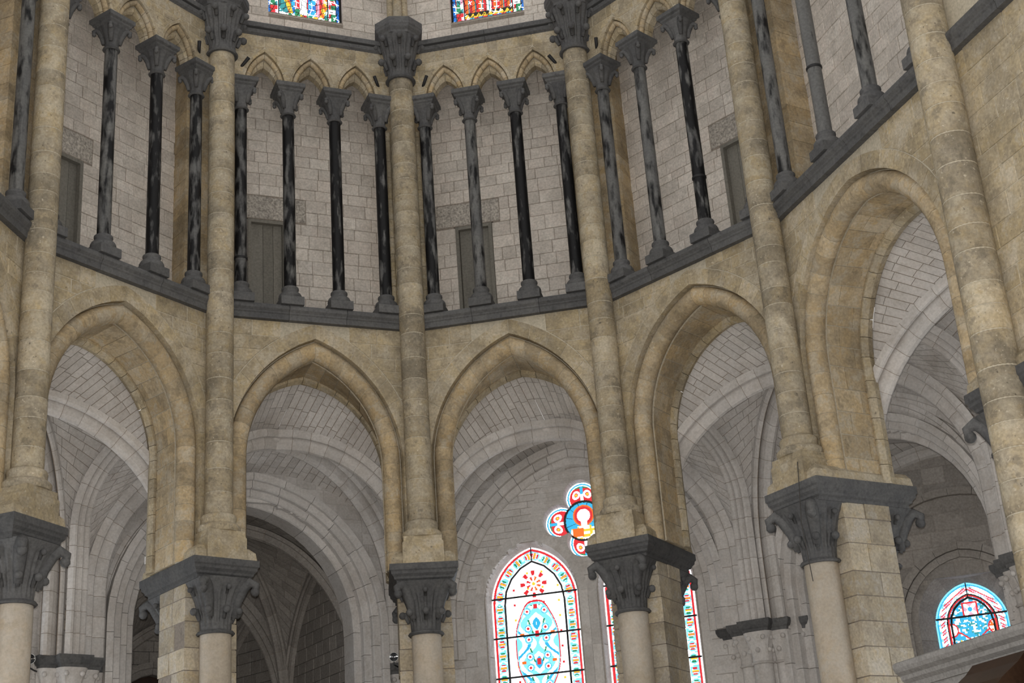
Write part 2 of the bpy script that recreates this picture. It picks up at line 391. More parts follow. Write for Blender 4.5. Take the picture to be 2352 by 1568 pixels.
# ------------------------------------------------------------------ sill of the gallery and string course above it
def sweep_course(name, prof, label, jname, mat, bays, step):
    for b in bays:
        root = None
        for stage in ('core', 'stones'):
            xs = [-b.L / 2, b.L / 2]
            if stage == 'stones':
                n = max(2, round(b.L / step)); xs = [-b.L / 2] + [-b.L / 2 + b.L * i / n + jit(.12) for i in range(1, n)] + [b.L / 2]
            for i in range(len(xs) - 1):
                rings = []
                for j, x in enumerate((xs[i], xs[i + 1])):
                    ring = []
                    for d, z in prof:
                        if stage == 'core': d2 = d + (.012 if d < .2 else 0); z2 = z + (.01 if z < prof[0][1] + .05 else -.01)
                        else: d2, z2 = d, z
                        xx = x
                        if abs(x + b.L / 2) < 1e-6: xx = x - d2 * b.tl
                        elif abs(x - b.L / 2) < 1e-6: xx = x + d2 * b.tr
                        elif stage == 'stones': xx = x + (.005 if j == 0 else -.005)
                        ring.append((xx, d2, z2))
                    rings.append(ring)
                mb = MB().loft(rings)
                if stage == 'core':
                    root = place(mb.obj(name, M['djoint']), (b.mid[0], b.mid[1], 0), b.rz)
                    tag(root, label + ', ' + WL[b.k], 'ledge', kind='structure')
                else: mb.obj(jname, mat, root)
SP = [(.3, 13.34), (.0, 13.34), (-.012, 13.45), (-.035, 13.47), (-.04, 13.50), (-.055, 13.515), (-.085, 13.545), (-.095, 13.60), (-.07, 13.645), (-.01, 13.665), (.9, 13.67), (.9, 13.4)]
sweep_course('trim_sill', SP, 'dark moulded stone sill under the gallery columns', 'sill_stone', M['dark'], BAYS, 1.5)
ST = [(.35, 20.26), (.06, 20.27), (.0, 20.31), (-.02, 20.39), (-.07, 20.43), (-.08, 20.52), (-.03, 20.57), (.4, 20.60)]
sweep_course('trim_string', ST, 'dark moulded string course above the gallery arches', 'string_stone', M['dark'], BAYS[1:5], 1.7)

# ------------------------------------------------------------------ carved capitals
def superring(s, p, z, n=32, flute=0, amp=0.0, c=(0, 0), sy=1.0):
    out = []
    for k in range(n):
        th = 2 * pi * (k + .5) / n; q = s / (abs(cos(th)) ** p + abs(sin(th)) ** p) ** (1 / p) * (1 + amp * cos(flute * th))
        out.append((c[0] + q * cos(th), c[1] + q * sin(th) * sy, z))
    return out
def bell(z0, z1, r0, s1, n=80, flute=20, amp=.05, levels=10):
    rg = [superring(r0 + .05, 2, z0 - .03, n), superring(r0 + .075, 2, z0, n), superring(r0 + .05, 2, z0 + .035, n), superring(r0 + .005, 2, z0 + .05, n)]
    for i in range(levels):
        t = (i + 1) / levels; f = t ** 2.1
        step = 1.06 if .30 < t < .47 else 1.0
        rg.append(superring(lerp(r0, s1, f) * step, lerp(2, 5, f), lerp(z0 + .05, z1, t), n, flute, amp * (1 if t < .9 else 0)))
    return rg
def volute(rr, z0, z1, ang, r=.05):
    """hooked leaf that leaves the bell, runs out under the abacus corner and curls down into a ball"""
    c, s = cos(ang), sin(ang); h = z1 - z0
    P = [(rr * .44, z0 + h * .28), (rr * .52, z0 + h * .58), (rr * .68, z0 + h * .84), (rr * .86, z0 + h * .93), (rr * 1.0, z0 + h * .86), (rr * .99, z0 + h * .74)]
    mb = MB().tube([(a * c, a * s, z) for a, z in P], [r * 1.2, r * 1.7, r * 2.0, r * 1.7, r * 1.35, r], 8)
    mb.ball((rr * .97 * c, rr * .97 * s, z0 + h * .74), r * 1.5, 8)
    return mb
def crocket(rr, z, ang, r):
    c, s = cos(ang), sin(ang)
    mb = MB().tube([((rr - r * 1.6) * c, (rr - r * 1.6) * s, z - r * 2.2), ((rr - r * .6) * c, (rr - r * .6) * s, z + r * .3), (rr * c, rr * s, z)], [r * .5, r * .7, r * .8], 6)
    mb.ball((rr * c, rr * s, z - r * .1), r, 8); return mb
def copy_tree(o, parent=None):
    c = o.copy(); COL.objects.link(c); c.parent = parent
    for ch in o.children: copy_tree(ch, c)
    return c
def rect_ring(hx, d0, d1, z): return [(-hx, d0, z), (hx, d0, z), (hx, d1, z), (-hx, d1, z)]

# ------------------------------------------------------------------ arcade piers
PG = 'arcade piers round the apse'
def make_pier(front=True, D0=-.52, HW=.68):
    root = empty('arcade_pier', (0, 0, 0))
    D1 = 1.86
    ab = [(0, 8.15), (0, 8.03), (.025, 8.0), (.03, 7.95), (.075, 7.90), (.085, 7.86), (.13, 7.83), (.13, 7.77)]
    MB().loft([rect_ring(HW - i, D0 + i, D1 - i, z) for i, z in ab]).obj('abacus', M['dark'], root)
    MB().loft([rect_ring(HW - .03, D0 + .04, D1 - .04, 8.15), rect_ring(HW - .05, D0 + .06, D1 - .06, 8.3), rect_ring(HW - .14, D0 + .16, D1 - .08, 8.40)]).obj('impost_course', M['ochre'], root)
    def cap(dc, r, xo=0.0):
        z0, z1 = 6.80, 7.78
        o = MB().loft(bell(z0, z1, r, .54)).obj('capital', M['dark'], root, True); autosmooth(o, 35); o.location = (xo, dc, 0)
        fs = 1 if dc > .7 else -1
        for q in range(4):
            if sin(pi / 4 + q * pi / 2) * fs > 0: volute(.78, z0, z1, pi / 4 + q * pi / 2, .06).obj('volute', M['dark'], o, True)
        for q in range(8):
            if sin(q * pi / 4) * fs > -.1: crocket(.45, z0 + .40, q * pi / 4, .075).obj('crocket', M['dark'], o, True)
        for q in range(4):
            if sin(q * pi / 2) * fs > -.1: crocket(.53, z0 + .80, q * pi / 2, .055).obj('crocket', M['dark'], o, True)
    def col(dc, r, xo=0.0):
        o = MB().lathe([(r, 0), (r, 6.78)], 28).obj('column_shaft', M['beige'], root, True); autosmooth(o); o.location = (xo, dc, 0)
    if front: cap(-.06, .285); col(-.06, .295)
    else: cap(.42, .25, -.42); col(.42, .255, -.42)
    cap(1.42, .25); col(1.42, .255)
    # stone core between the two columns
    z = 0.0
    zz = [0.0] + [3.2]
    MB().box(-.525, .525, .155, 1.215, 0, 7.8).obj('pier_bed', M['joint'], root)
    for z0, z1 in [(0, 2.2), (2.2, 4.4)]: MB().box(-.53, .53, .15, 1.22, z0 + .005, z1 - .005).obj('pier_stone', M['pierstone'], root)
    z = 4.4
    while z < 7.75:
        h = min(.46 + jit(.06), 7.79 - z)
        if 7.79 - z - h < .15: h = 7.79 - z
        xs = jit(.15); ys = .65 + jit(.15)
        for (xa, xb) in ((-.535, xs), (xs, .535)):
            for (ya, yb) in ((.14, ys), (ys, 1.23)):
                g = .009; e = jit(.012)
                MB().box(xa + (g if xa == xs else e), xb - (g if xb == xs else e), ya + (g if ya == ys else 0), yb - (g if yb == ys else 0), z + g, z + h - g).obj('pier_stone', M['pierstone'], root)
        z += h
    return root
pier0 = make_pier()
PIERS = []
for i, k in enumerate((1, 2, 3, 4, 5)):
    o = pier0 if i == 0 else copy_tree(pier0)
    c, t, n, rz, _ = CN[k]; place(o, (c[0], c[1], 0), rz)
    tag(o, {1: 'arcade pier whose dark capital stands below the left tall shaft without capital', 2: 'arcade pier between the dark chapel opening and the bay left of it',
            3: 'arcade pier between the dark chapel opening and the twin lancet windows', 4: 'arcade pier standing before the second, half hidden lancet window', 5: 'arcade pier beside the wide right arch, rough block flank above the stone screen'}[k], 'pier', PG)
p5 = make_pier(False, -.12, .92)
c, t, n, rz, _ = CN[6]; place(p5, (c[0], c[1], 0), rz); tag(p5, 'pier behind the great right shaft, dark abacus jutting towards the arch', 'pier')

# ------------------------------------------------------------------ wall shafts of stacked drums
def drum_mesh(r):
    e = .008
    return MB().lathe([(r - e, .012), (r, .04), (r + .002, .5), (r, .96), (r - e, .988)], 28).mesh('drum', M['shaft'], True)
DM = {r: drum_mesh(r) for r in (.272, .31)}
def make_shaft(k, ztop, capital, label, group=None, r=.272, zbot=None):
    c, t, n, rz, _ = CN[k]
    p = cor_w(k, 0, -.15, 0)
    root = empty('engaged_shaft', (p.x, p.y, zbot if zbot is not None else ZA), rz)
    zo = root.location.z
    z = zbot
    if zbot is None:
        MB().loft([rect_ring(.41, -.37, .35, 8.15 - zo), rect_ring(.41, -.37, .35, 8.56 - zo), rect_ring(.385, -.345, .33, 8.60 - zo), rect_ring(.385, -.345, .33, 8.70 - zo)]).obj('plinth', M['ochre'], root)
        pr_ = [(.40, 8.70), (.42, 8.74), (.42, 8.80), (.37, 8.85), (.34, 8.87), (.335, 8.92), (.34, 8.95), (.345, 8.99), (.33, 9.03), (.285, 9.06)]
        o = MB().lathe([(a, q - zo) for a, q in pr_], 28).obj('base', M['shaft'], root, True); autosmooth(o, 50)
        z = 9.06
    o = MB().lathe([(r - .006, z - zo), (r - .006, ztop - zo)], 28).obj('shaft_bed', M['mortar'], root, True); autosmooth(o)
    me = DM[r]
    while z < ztop - .01:
        h = random.uniform(.33, .56)
        if ztop - z - h < .25: h = ztop - z
        o = link('drum', me, root); o.location = (0, 0, z - zo); o.scale = (1, 1, h); o.rotation_euler = (0, 0, random.uniform(0, 6)); z += h
    if capital:
        z0, z1 = ztop + .02, ztop + 1.10
        n8 = 80; rg = [superring(r + .05, 2, z0 - .03 - zo, n8), superring(r + .075, 2, z0 - zo, n8), superring(r + .04, 2, z0 + .04 - zo, n8)]
        for i in range(9):
            tt = (i + 1) / 9; st = 1.09 if .33 < tt < .5 else 1
            rg.append(superring(lerp(r, .47, tt ** 1.7) * st, 2, lerp(z0 + .05, z1, tt) - zo, n8, 20, .055 if tt < .9 else 0))
        cp = MB().loft(rg).obj('capital', M['dark'], root, True); autosmooth(cp, 35)
        for q in range(8):
            crocket(.46, z0 + .44 - zo, q * pi / 4 + pi / 8, .085).obj('crocket', M['dark'], cp, True)
            crocket(.54, z0 + .95 - zo, q * pi / 4, .075).obj('crocket', M['dark'], cp, True)
        def oc(s, z): return [(s / cos(pi / 8) * cos(pi / 8 + q * pi / 4), s / cos(pi / 8) * sin(pi / 8 + q * pi / 4), z - zo) for q in range(8)]
        MB().loft([oc(.46, z1), oc(.47, z1 + .06), oc(.52, z1 + .12), oc(.53, z1 + .17), oc(.545, z1 + .2), oc(.545, z1 + .36), oc(.52, z1 + .38)]).obj('abacus', M['dark'], root)
        # clustered roll shafts going on above
        zz = z1 + .38
        for j, (x, y, rr) in enumerate(((0, .02, .11), (-.16, .1, .085), (.16, .1, .085))):
            q = zz
            while q < 25:
                h = .75; mbx = MB().lathe([(rr, q + .004 - zo), (rr, q + h - .004 - zo)], 14, (x, y)); oo = mbx.obj('upper_shaft_stone', M['ochre'], root, True); autosmooth(oo); q += h
    return tag(root, label, 'column', group)
SG = 'wall shafts with octagonal capitals'
for k, q in ((2, 'just left of the three board door'), (3, 'between the two frontal bays'), (4, 'right of the red panelled clerestory window')):
    make_shaft(k, 19.43, True, 'ochre drum shaft with dark octagonal capital, ' + q, SG)
for k, q in ((1, 'half hiding the left gallery door'), (5, 'half hiding the right gallery door')): make_shaft(k, 26, False, 'tall ochre drum shaft without capital, ' + q, 'tall outer shafts')
make_shaft(6, 26, False, 'great ochre wall shaft beside the plain wall, running unbroken down to the floor', r=.31, zbot=0.0)

# ------------------------------------------------------------------ gallery columns
def make_gcol():
    root = empty('marble_colonnette', (0, 0, 0))
    MB().loft([rect_ring(.245, -.245, .245, -.06), rect_ring(.245, -.245, .245, .12), rect_ring(.235, -.235, .235, .13)]).obj('plinth', M['dark'], root)
    o = MB().lathe([(.235, .125), (.25, .16), (.245, .20), (.225, .24), (.185, .275), (.17, .30), (.168, .33), (.182, .35), (.18, .385), (.16, .405), (.135, .415)], 20).obj('base', M['dark'], root, True); autosmooth(o, 50)
    o = MB().lathe([(.132, .41), (.128, 4.56)], 20).obj('shaft', M['black'], root, True); autosmooth(o)
    z0, z1 = 4.58, 5.08
    n = 40; rg = [superring(.15, 2, z0 - .02, n), superring(.175, 2, z0 + .005, n), superring(.15, 2, z0 + .03, n)]
    for i in range(7):
        t = (i + 1) / 7; f = t ** 2; rg.append(superring(lerp(.13, .25, f), lerp(2, 4, f), lerp(z0 + .04, z1, t), n, 8, .05 if t < .9 else 0))
    cp = MB().loft(rg).obj('capital', M['dark'], root, True); autosmooth(cp, 35)
    for q in range(4): volute(.36, z0, z1, pi / 4 + q * pi / 2, .032).obj('volute', M['dark'], cp, True)
    MB().loft([rect_ring(a, -a, a, z) for a, z in ((.235, 5.06), (.24, 5.10), (.275, 5.13), (.28, 5.17), (.315, 5.19), (.325, 5.2), (.325, 5.285), (.31, 5.30))]).obj('abacus', M['dark'], root)
    return root
gc0 = make_gcol(); first = True
GX = {0: (.95, 2.29), 1: (-1.86, -.60, .60, 1.70), 2: (-1.58, -.53, .53, 1.58), 3: (-1.58, -.53, .53, 1.58), 4: (-1.70, -.60, .60, 1.86), 5: (-2.28, -.76, .76, 2.28)}
RINGED = {(4, 2), (5, 1), (2, 0)}
for kk, xs in GX.items():
    b = BAYS[kk]
    for j, x in enumerate(xs):
        o = gc0 if first else copy_tree(gc0); first = False
        p = bay_w(b, x, .12, 13.72); place(o, p, b.rz)
        if (kk, j) in RINGED:
            rr = MB().lathe([(.129, 0), (.147, .012), (.147, .05), (.129, .062)], 18).obj('iron_ring', M['iron'], o, True)
            rr.location = (0, 0, {4: 1.35, 5: 1.75, 2: .95}[kk]); tag(o, {4: 'dark gallery column with an iron ring, standing just left of the half hidden door', 5: 'dark gallery column with an iron ring in the wide right bay', 2: 'dark gallery column with an iron ring, half behind a wall shaft beside a plank door'}[kk], 'column')
        else:
            tow = {1: j < 2, 2: j < 2, 3: j < 2, 4: j > 1}.get(kk)
            side = {True: 'towards the door', False: 'away from the door'}.get(tow) or ('near the tall shaft' if (kk == 0 and j == 1) or (kk == 5 and j < 2) else 'far from the tall shaft')
            tag(o, 'dark colonnette, %s one %s, %s' % ('end' if (j in (0, 3) or kk == 0) else 'inner', side, {0: 'far left bay', 1: 'bay with half hidden left door', 2: 'bay with three board door', 3: 'bay with door behind column', 4: 'bay with half hidden right door', 5: 'wide bay over screen'}[kk]), 'column', 'gallery columns')
# ------------------------------------------------------------------ gallery arches
TA_O, TA_I = (.47, .86), (.325, .52)
for b in BAYS[1:5]:
    k = b.k; xs = [max(-1.72, min(1.72, q)) for q in GX[k]]; sp = xs[2] - xs[1]; cxs = [(xs[0] + xs[1]) / 2, (xs[1] + xs[2]) / 2, (xs[2] + xs[3]) / 2]
    sc_ = [(xs[j + 1] - xs[j]) / 1.06 for j in range(3)]
    TO = [(TA_O[0] * q, TA_O[1]) for q in sc_]; TI = [(TA_I[0] * q, TA_I[1]) for q in sc_]
    z0, z1 = ZT + .02, ZSTR0 + .05
    def curve2(ah, d, xc, N=8):
        fv = 0; pts = []
        for i in range(N + 1): x, z = half(i / N + (1e-6), ah, z0, z0, 0); pts.append((xc - x, d, z))
        for i in range(N - 1, -1, -1): x, z = half(i / N + 1e-6, ah, z0, z0, 0); pts.append((xc + x, d, z))
        return pts
    core = MB()
    for d, pick in ((.068, 0), (.40, 1)):
        o = []
        for j in range(3): o += curve2((TO[j][0] + .02, TO[j][1] + .02) if pick == 0 else (TI[j][0] + .03, TI[j][1] + .03), d, cxs[j])
        xl, xr = ends(b, d); o += [(xr, d, z0), (xr, d, z1), (xl, d, z1), (xl, d, z0)]
        core.add(o, [tuple(range(len(o)))])
    for j in range(3):
        core.loft([curve2((TO[j][0] + .03, TO[j][1] + .03), .068, cxs[j]), curve2((TO[j][0] + .03, TO[j][1] + .03), .2, cxs[j]), curve2((TI[j][0] + .03, TI[j][1] + .03), .24, cxs[j]), curve2((TI[j][0] + .03, TI[j][1] + .03), .40, cxs[j])], closed=False, caps=False)
    wall = place(core.obj('wall_gallery_arches', M['mortar']), (b.mid[0], b.mid[1], 0), b.rz)
    tag(wall, 'ochre wall pierced by three small pointed gallery arches, ' + WL[k], 'wall', kind='structure')
    for j in range(3):
        ah = TO[j]
        arch_pieces(wall, 'voussoir', M['ochre'], [((ah[0] - .012, ah[1] - .012), .065), ((ah[0] + .045, ah[1] + .06), .055), ((ah[0] + .045, ah[1] + .06), .2), ((ah[0] - .012, ah[1] - .012), .2)], z0, z0 - .001, 3, 3, .004, xc=cxs[j])
        arch_pieces(wall, 'roll_voussoir', M['ochre2'], roll_sec(ah, -.075, .15, .062, 8), z0, z0 - .001, 4, 3, .004, True, xc=cxs[j])
        arch_pieces(wall, 'inner_voussoir', M['ochre'], [(TI[j], .235), ((TI[j][0] + .035, TI[j][1] + .05), .19), ((TI[j][0] + .09, TI[j][1] + .15), .19), ((TI[j][0] + .09, TI[j][1] + .15), .41), (TI[j], .41)], z0, z0 - .001, 4, 3, .004, xc=cxs[j])
    def sp3(z, b=b, cxs=cxs, TO=TO):
        xl, xr = ends(b, .06); out = []; x = xl
        for j in range(3):
            X = archx(z, (TO[j][0] + .05, TO[j][1] + .065), z0)
            if X < .01: out.append((x, cxs[j])); x = cxs[j]
            else: out.append((x, cxs[j] - X)); x = cxs[j] + X
        out.append((x, xr)); return out
    rows(wall, 'spandrel_stone', M['ochre'], [z0, z0 + .24, z0 + .5, z0 + .78, z0 + .97, z1], sp3, .06, .14, (.3, .55), .004, .004)

# ------------------------------------------------------------------ gallery piers (reveals) between the bays
for k in (1, 2, 3, 4, 5):
    c, t, n, rz, tn = CN[k]
    core = MB().box(-.585, .585, .305, 1.05, 13.7, 20.3)
    root = place(core.obj('wall_pier', M['mortar']), (c[0], c[1], 0), rz); tag(root, 'ochre gallery pier behind a wall shaft', 'wall', kind='structure')
    z = 13.71
    while z < 20.25:
        h = random.uniform(.32, .48); h = min(h, 20.28 - z)
        for sd in (-1, 1):
            e = jit(.006); xa, xb = (-.595 + e, -.003) if sd < 0 else (.003, .595 + e)
            MB().box(xa, xb, .30, 1.06, z + .005, z + h - .005).obj('pier_stone', M['ochre2'], root)
            xo = .44 * sd
        z += h
    # weathered half roll strips between the shaft and the end columns
    for sd in (-1, 1):
        z = 13.9
        while z < 18.3:
            h = random.uniform(.3, .6); h = min(h, 18.35 - z)
            if h > .08:
                o = MB().lathe([(.06 + jit(.006), z + .006), (.066 + jit(.006), z + h * .5), (.06 + jit(.006), z + h - .006)], 10, (sd * .34, .24)).obj('strip_stone', M['ochre'], root, True); autosmooth(o)
            z += h
        MB().box(sd * .34 - .09, sd * .34 + .09, .26, .34, 13.8, 18.4).obj('strip_bed', M['ochre'], root)

# ------------------------------------------------------------------ gallery back wall with doors
DOORS = {1: (-1.33, -.48), 2: (-1.25, -.40), 3: (-1.20, -.36), 4: (.60, 1.45)}
LINT = {1: (-1.9, -.24), 2: (-2.2, .06), 3: (-1.75, -.16), 4: (.34, 1.95)}
ZD = 16.12; DB = 1.0
dn = 0
for b in BAYS[0:6]:
    k = b.k; xl, xr = ends(b, DB)
    hasd = k in DOORS
    core = MB(); dx0, dx1 = DOORS.get(k, (0, 0)); zt = 22.0
    if hasd:
        core.box(xl, dx0 - .04, DB + .014, DB + .5, 13.6, zt); core.box(dx1 + .04, xr, DB + .014, DB + .5, 13.6, zt); core.box(dx0 - .04, dx1 + .04, DB + .014, DB + .5, ZD + .03, zt)
    else: core.box(xl, xr, DB + .014, DB + .5, 13.6, zt)
    wall = place(core.obj('wall_gallery', M['joint']), (b.mid[0], b.mid[1], 0), b.rz)
    tag(wall, 'pale stone back wall of the gallery, ' + WL[k], 'wall', kind='structure')
    def sp4(z, k=k, xl=xl, xr=xr, hasd=hasd, dx0=dx0, dx1=dx1):
        if hasd and z < ZD: return [(xl, dx0), (dx1, xr)]
        if hasd and ZD + .02 < z < ZD + .62:
            a, c_ = LINT[k]; out = []
            if a - xl > .1: out.append((xl, a))
            if xr - c_ > .1: out.append((c_, xr))
            return out
        return [(xl, xr)]
    zc = zcourses(13.68, ZD, .285) + [ZD + .09] + [ZD + .62] + zcourses(ZD + .62, 20.4, .285)[1:] if hasd else zcourses(13.68, 20.4, .29)
    if hasd: zc = zcourses(13.68, ZD, .285) + [ZD + .31, ZD + .62] + zcourses(ZD + .62, 20.4, .285)[1:]
    rows(wall, 'stone', M['pale'], zc, sp4, DB, DB + .1, (.27, .56), .004, .008)
    if hasd:
        a, c_ = LINT[k]; a = max(a, xl)
        # rough lintel patch
        nx, nz = 14, 6; v = []; f = []
        for i in range(nx + 1):
            for j in range(nz + 1):
                edge = i in (0, nx) or j in (0, nz)
                v.append((lerp(a + .01, c_ - .01, i / nx), DB + (.012 if edge else -.015 + jit(.02)), lerp(ZD + .05, ZD + .6 + jit(.012), j / nz)))
        for i in range(nx):
            for j in range(nz): q = i * (nz + 1) + j; f.append((q, q + nz + 1, q + nz + 2, q + 1))
        autosmooth(MB().add(v, f).obj('rough_lintel', M['rubble'], wall, True), 60)
        dn += 1
        fr = 0.075
        fm = MB().box(dx0, dx0 + fr, DB - .03, DB + .12, 13.7, ZD).box(dx1 - fr, dx1, DB - .03, DB + .12, 13.7, ZD).box(dx0 + fr, dx1 - fr, DB - .03, DB + .12, ZD - fr, ZD)
        door = place(fm.obj('door_%d' % dn, M['wood']), (b.mid[0], b.mid[1], 0), b.rz)
        tag(door, {1: 'grey plank door half hidden by the left tall shaft', 2: 'grey plank door with three wide boards below a rough lintel', 3: 'grey plank door standing behind a gallery column', 4: 'grey plank door half hidden by the right tall shaft'}[k], 'door', kind='structure')
        w0, w1 = dx0 + fr, dx1 - fr; cut = [w0, w0 + (w1 - w0) * .4, w0 + (w1 - w0) * .72, w1]
        for i in range(3): MB().box(cut[i] + .004, cut[i + 1] - .004, DB + .08, DB + .13, 13.7, ZD - fr).obj('plank', M['wood'], door)
        MB().box(w0, w1, DB + .125, DB + .15, 13.7, ZD - fr).obj('backing', M['djoint'], door)

# ------------------------------------------------------------------ clerestory with painted windows
wn = 0
def glass_grid(parent, x0, x1, z0, z1, step, inside, colour, d):
    mb = MB(); mi = []
    nx = int(round((x1 - x0) / step)); nz = int(round((z1 - z0) / step)); idx = {}
    for i in range(nx):
        for j in range(nz):
            x, z = x0 + (i + .5) * step, z0 + (j + .5) * step
            if not inside(x, z): continue
            c = colour(x, z)
            q = []
            for a, bb in ((i, j), (i + 1, j), (i + 1, j + 1), (i, j + 1)):
                if (a, bb) not in idx: idx[(a, bb)] = len(mb.v); mb.v.append((x0 + a * step, d, z0 + bb * step))
                q.append(idx[(a, bb)])
            mb.f.append(tuple(q)); mi.append(GLN.index(c))
    me = mb.mesh('glass', None)
    for nm in GLN: me.materials.append(GL[nm])
    me.polygons.foreach_set('material_index', mi)
    return link('glass', me, parent)
def hsh(*a):
    q = sin(sum(v * w_ for v, w_ in zip(a, (12.9898, 78.233, 37.719)))) * 43758.5453; return q - floor(q)
def border_tile(u, v, w):
    """leafy border: u in 0..1 across, v in metres along"""
    m_ = (v / .26) % 1.0; cu = u - .5; cm = m_ - .5
    r = sqrt(cu * cu + cm * cm)
    if u < .12 or u > .9: return 'red' if u < .12 else 'white'
    if abs(cm) < .1 and abs(cu) < .3: return 'yellow' if abs(cm) < .05 else 'red'
    if abs(abs(cm) - .22) < .07 and abs(cu) < .2: return 'red' if int(v / .26) % 2 else 'green'
    if .3 < r < .42: return 'paleblue'
    return 'white' if hsh(round(u * 4), round(m_ * 5), int(v / .26)) > .3 else 'paleblue'
def clere_col(kind):
    def fn(x, z):
        zz = z - 21.35
        cu, cv = x * 8 + .7 * sin(z * 6), z * 7 + .6 * sin(x * 7)
        if abs(cu - round(cu)) < .06 or abs(cv - round(cv)) < .06: return 'lead' if hsh(round(cu), round(cv)) > .35 else 'white'
        if abs(x) > .78: return 'lead' if abs(abs(x) - .79) < .012 else ('blue' if abs(x) > .8 else 'teal')
        if abs(x) > .58: return ('teal', 'pink', 'white', 'green', 'red')[int(hsh(floor(x * 9), floor(zz * 8)) * 5)] if abs(abs(x) - .6) > .015 else 'white'
        if kind == 0:
            if zz < .1: return ('red', 'yellow', 'green', 'white')[int(hsh(floor(x * 14), floor(zz * 20)) * 4)]
            f = sin(x * 5.2 + 1.2) + zz * 1.1
            if f < -.45: return 'teal'
            if f < .05: return 'yellow' if sin(x * 30 + zz * 20) > -.3 else 'orange'
            if abs(x) < .09: return 'white'
            if -.2 < x < .12: return 'red' if zz > .25 else 'green'
            if x < .3: return 'cyan' if sin((x - zz) * 18) > -.2 else 'blue'
            return 'pink' if sin(x * 40) > 0 else 'red'
        if zz < .08: return ('cyan', 'red', 'blue', 'red')[int((x * 9 + zz * 4) % 4)]
        if zz < .22: return 'yellow' if sin(x * 45) * .04 + .15 > zz else 'lead'
        q = ((x + 1) / .17) % 1
        if q < .14: return 'teal'
        if abs(x - .02) < .06: return 'white'
        return 'red' if q < .6 else 'orange'
    return fn
for b in BAYS[1:5]:
    k = b.k; D = .42; xl, xr = ends(b, D)
    wx, wz0, wz1 = .86, 21.33, 25.0
    core = MB().box(xl, -wx - .05, D + .012, D + .6, 20.3, 25.5).box(wx + .05, xr, D + .012, D + .6, 20.3, 25.5).box(-wx - .05, wx + .05, D + .012, D + .6, 20.3, wz0 - .1)
    wall = place(core.obj('wall_clerestory', M['joint']), (b.mid[0], b.mid[1], 0), b.rz); tag(wall, 'pale clerestory wall above the dark string course, ' + WL[k], 'wall', kind='structure')
    rows(wall, 'stone', M['pale'], [20.55, 20.82, 21.08, wz0 - .03] + zcourses(wz0, 24.5, .33)[1:], lambda z: [(xl, xr)] if z < wz0 - .06 else [(xl, -wx - .02), (wx + .02, xr)], D, D + .1, (.3, .62), .004, .005)
    # sloping inner sill and splays
    MB().loft([[(-wx - .22, D - .005, wz0 - .14), (wx + .22, D - .005, wz0 - .14), (wx + .22, D + .02, wz0 - .16), (-wx - .22, D + .02, wz0 - .16)], [(-wx, D + .27, wz0 + .02), (wx, D + .27, wz0 + .02), (wx, D + .32, wz0 - .1), (-wx, D + .32, wz0 - .1)]]).obj('window_ledge', M['pale'], wall)
    wn += 1
    win = place(MB().box(-wx - .04, -wx, D + .2, D + .3, wz0, wz1).box(wx, wx + .04, D + .2, D + .3, wz0, wz1).obj('window_%d' % wn, M['iron']), (b.mid[0], b.mid[1], 0), b.rz)
    tag(win, {1: 'clerestory stained window above the left bay', 2: 'clerestory stained window with yellow and blue draped figure', 3: 'clerestory stained window with rows of red panels', 4: 'clerestory stained window above the right bay'}[k], 'window', kind='structure')
    glass_grid(win, -wx, wx, wz0, wz1 if k not in (2, 3) else wz0 + 1.6, 
               .0125 if k in (2, 3) else .06, lambda x, z: True, clere_col(0 if k in (1, 2) else 1), D + .25)
    if k in (2, 3): MB().box(-wx, wx, D + .3, D + .33, wz0 + 1.6, wz1).obj('upper_glass', GL['paleblue'], win)
    for x in (-.59, .59): MB().box(x - .012, x + .012, D + .23, D + .25, wz0, wz1).obj('lead_bar', M['iron'], win)

# ------------------------------------------------------------------ iron pegs beside the shaft capitals
for k in (2, 3, 4):
    for sd in (-1, 1):
        p = cor_w(k, sd * .44, .1, 19.26); q = cor_w(k, sd * .60, -.26, 19.56)
        mb = MB().tube([(0, 0, 0), tuple((q - p) * .6), tuple(q - p)], [.03, .036, .042], 8)
        o = mb.obj('iron_peg', M['iron'], None, True); o.location = p; tag(o, 'short black iron peg jutting from the wall beside a shaft capital', 'peg', 'iron pegs by the capitals')
# ------------------------------------------------------------------ ambulatory: plan of the outer piers
def CO(k, d, x=0.0): p = cor_w(k, x, d, 0); return (p.x, p.y)
O = [CO(0, 3.9), (-9.65, -.45), (-6.35, 4.45), (.76, 7.45), (8.05, 4.75), (11.75, -.75), (13.3, -7.2), (14.6, -12.6)]
ZC_ = 6.85; ZKEY = 11.62
class Path:
    def __init__(s, pts):
        s.p = [Vector(q) for q in pts]; s.l = [0.0]
        for i in range(len(s.p) - 1): s.l.append(s.l[-1] + (s.p[i + 1] - s.p[i]).length)
        s.L = s.l[-1]
    def at(s, u):
        q = max(0.0, min(1.0, u)) * s.L
        for i in range(len(s.p) - 1):
            if q <= s.l[i + 1] + 1e-9:
                t = (q - s.l[i]) / max(1e-9, s.l[i + 1] - s.l[i]); return s.p[i].lerp(s.p[i + 1], t)
        return s.p[-1].copy()
    def tan(s, u): return (s.at(min(1, u + .01)) - s.at(max(0, u - .01))).normalized()
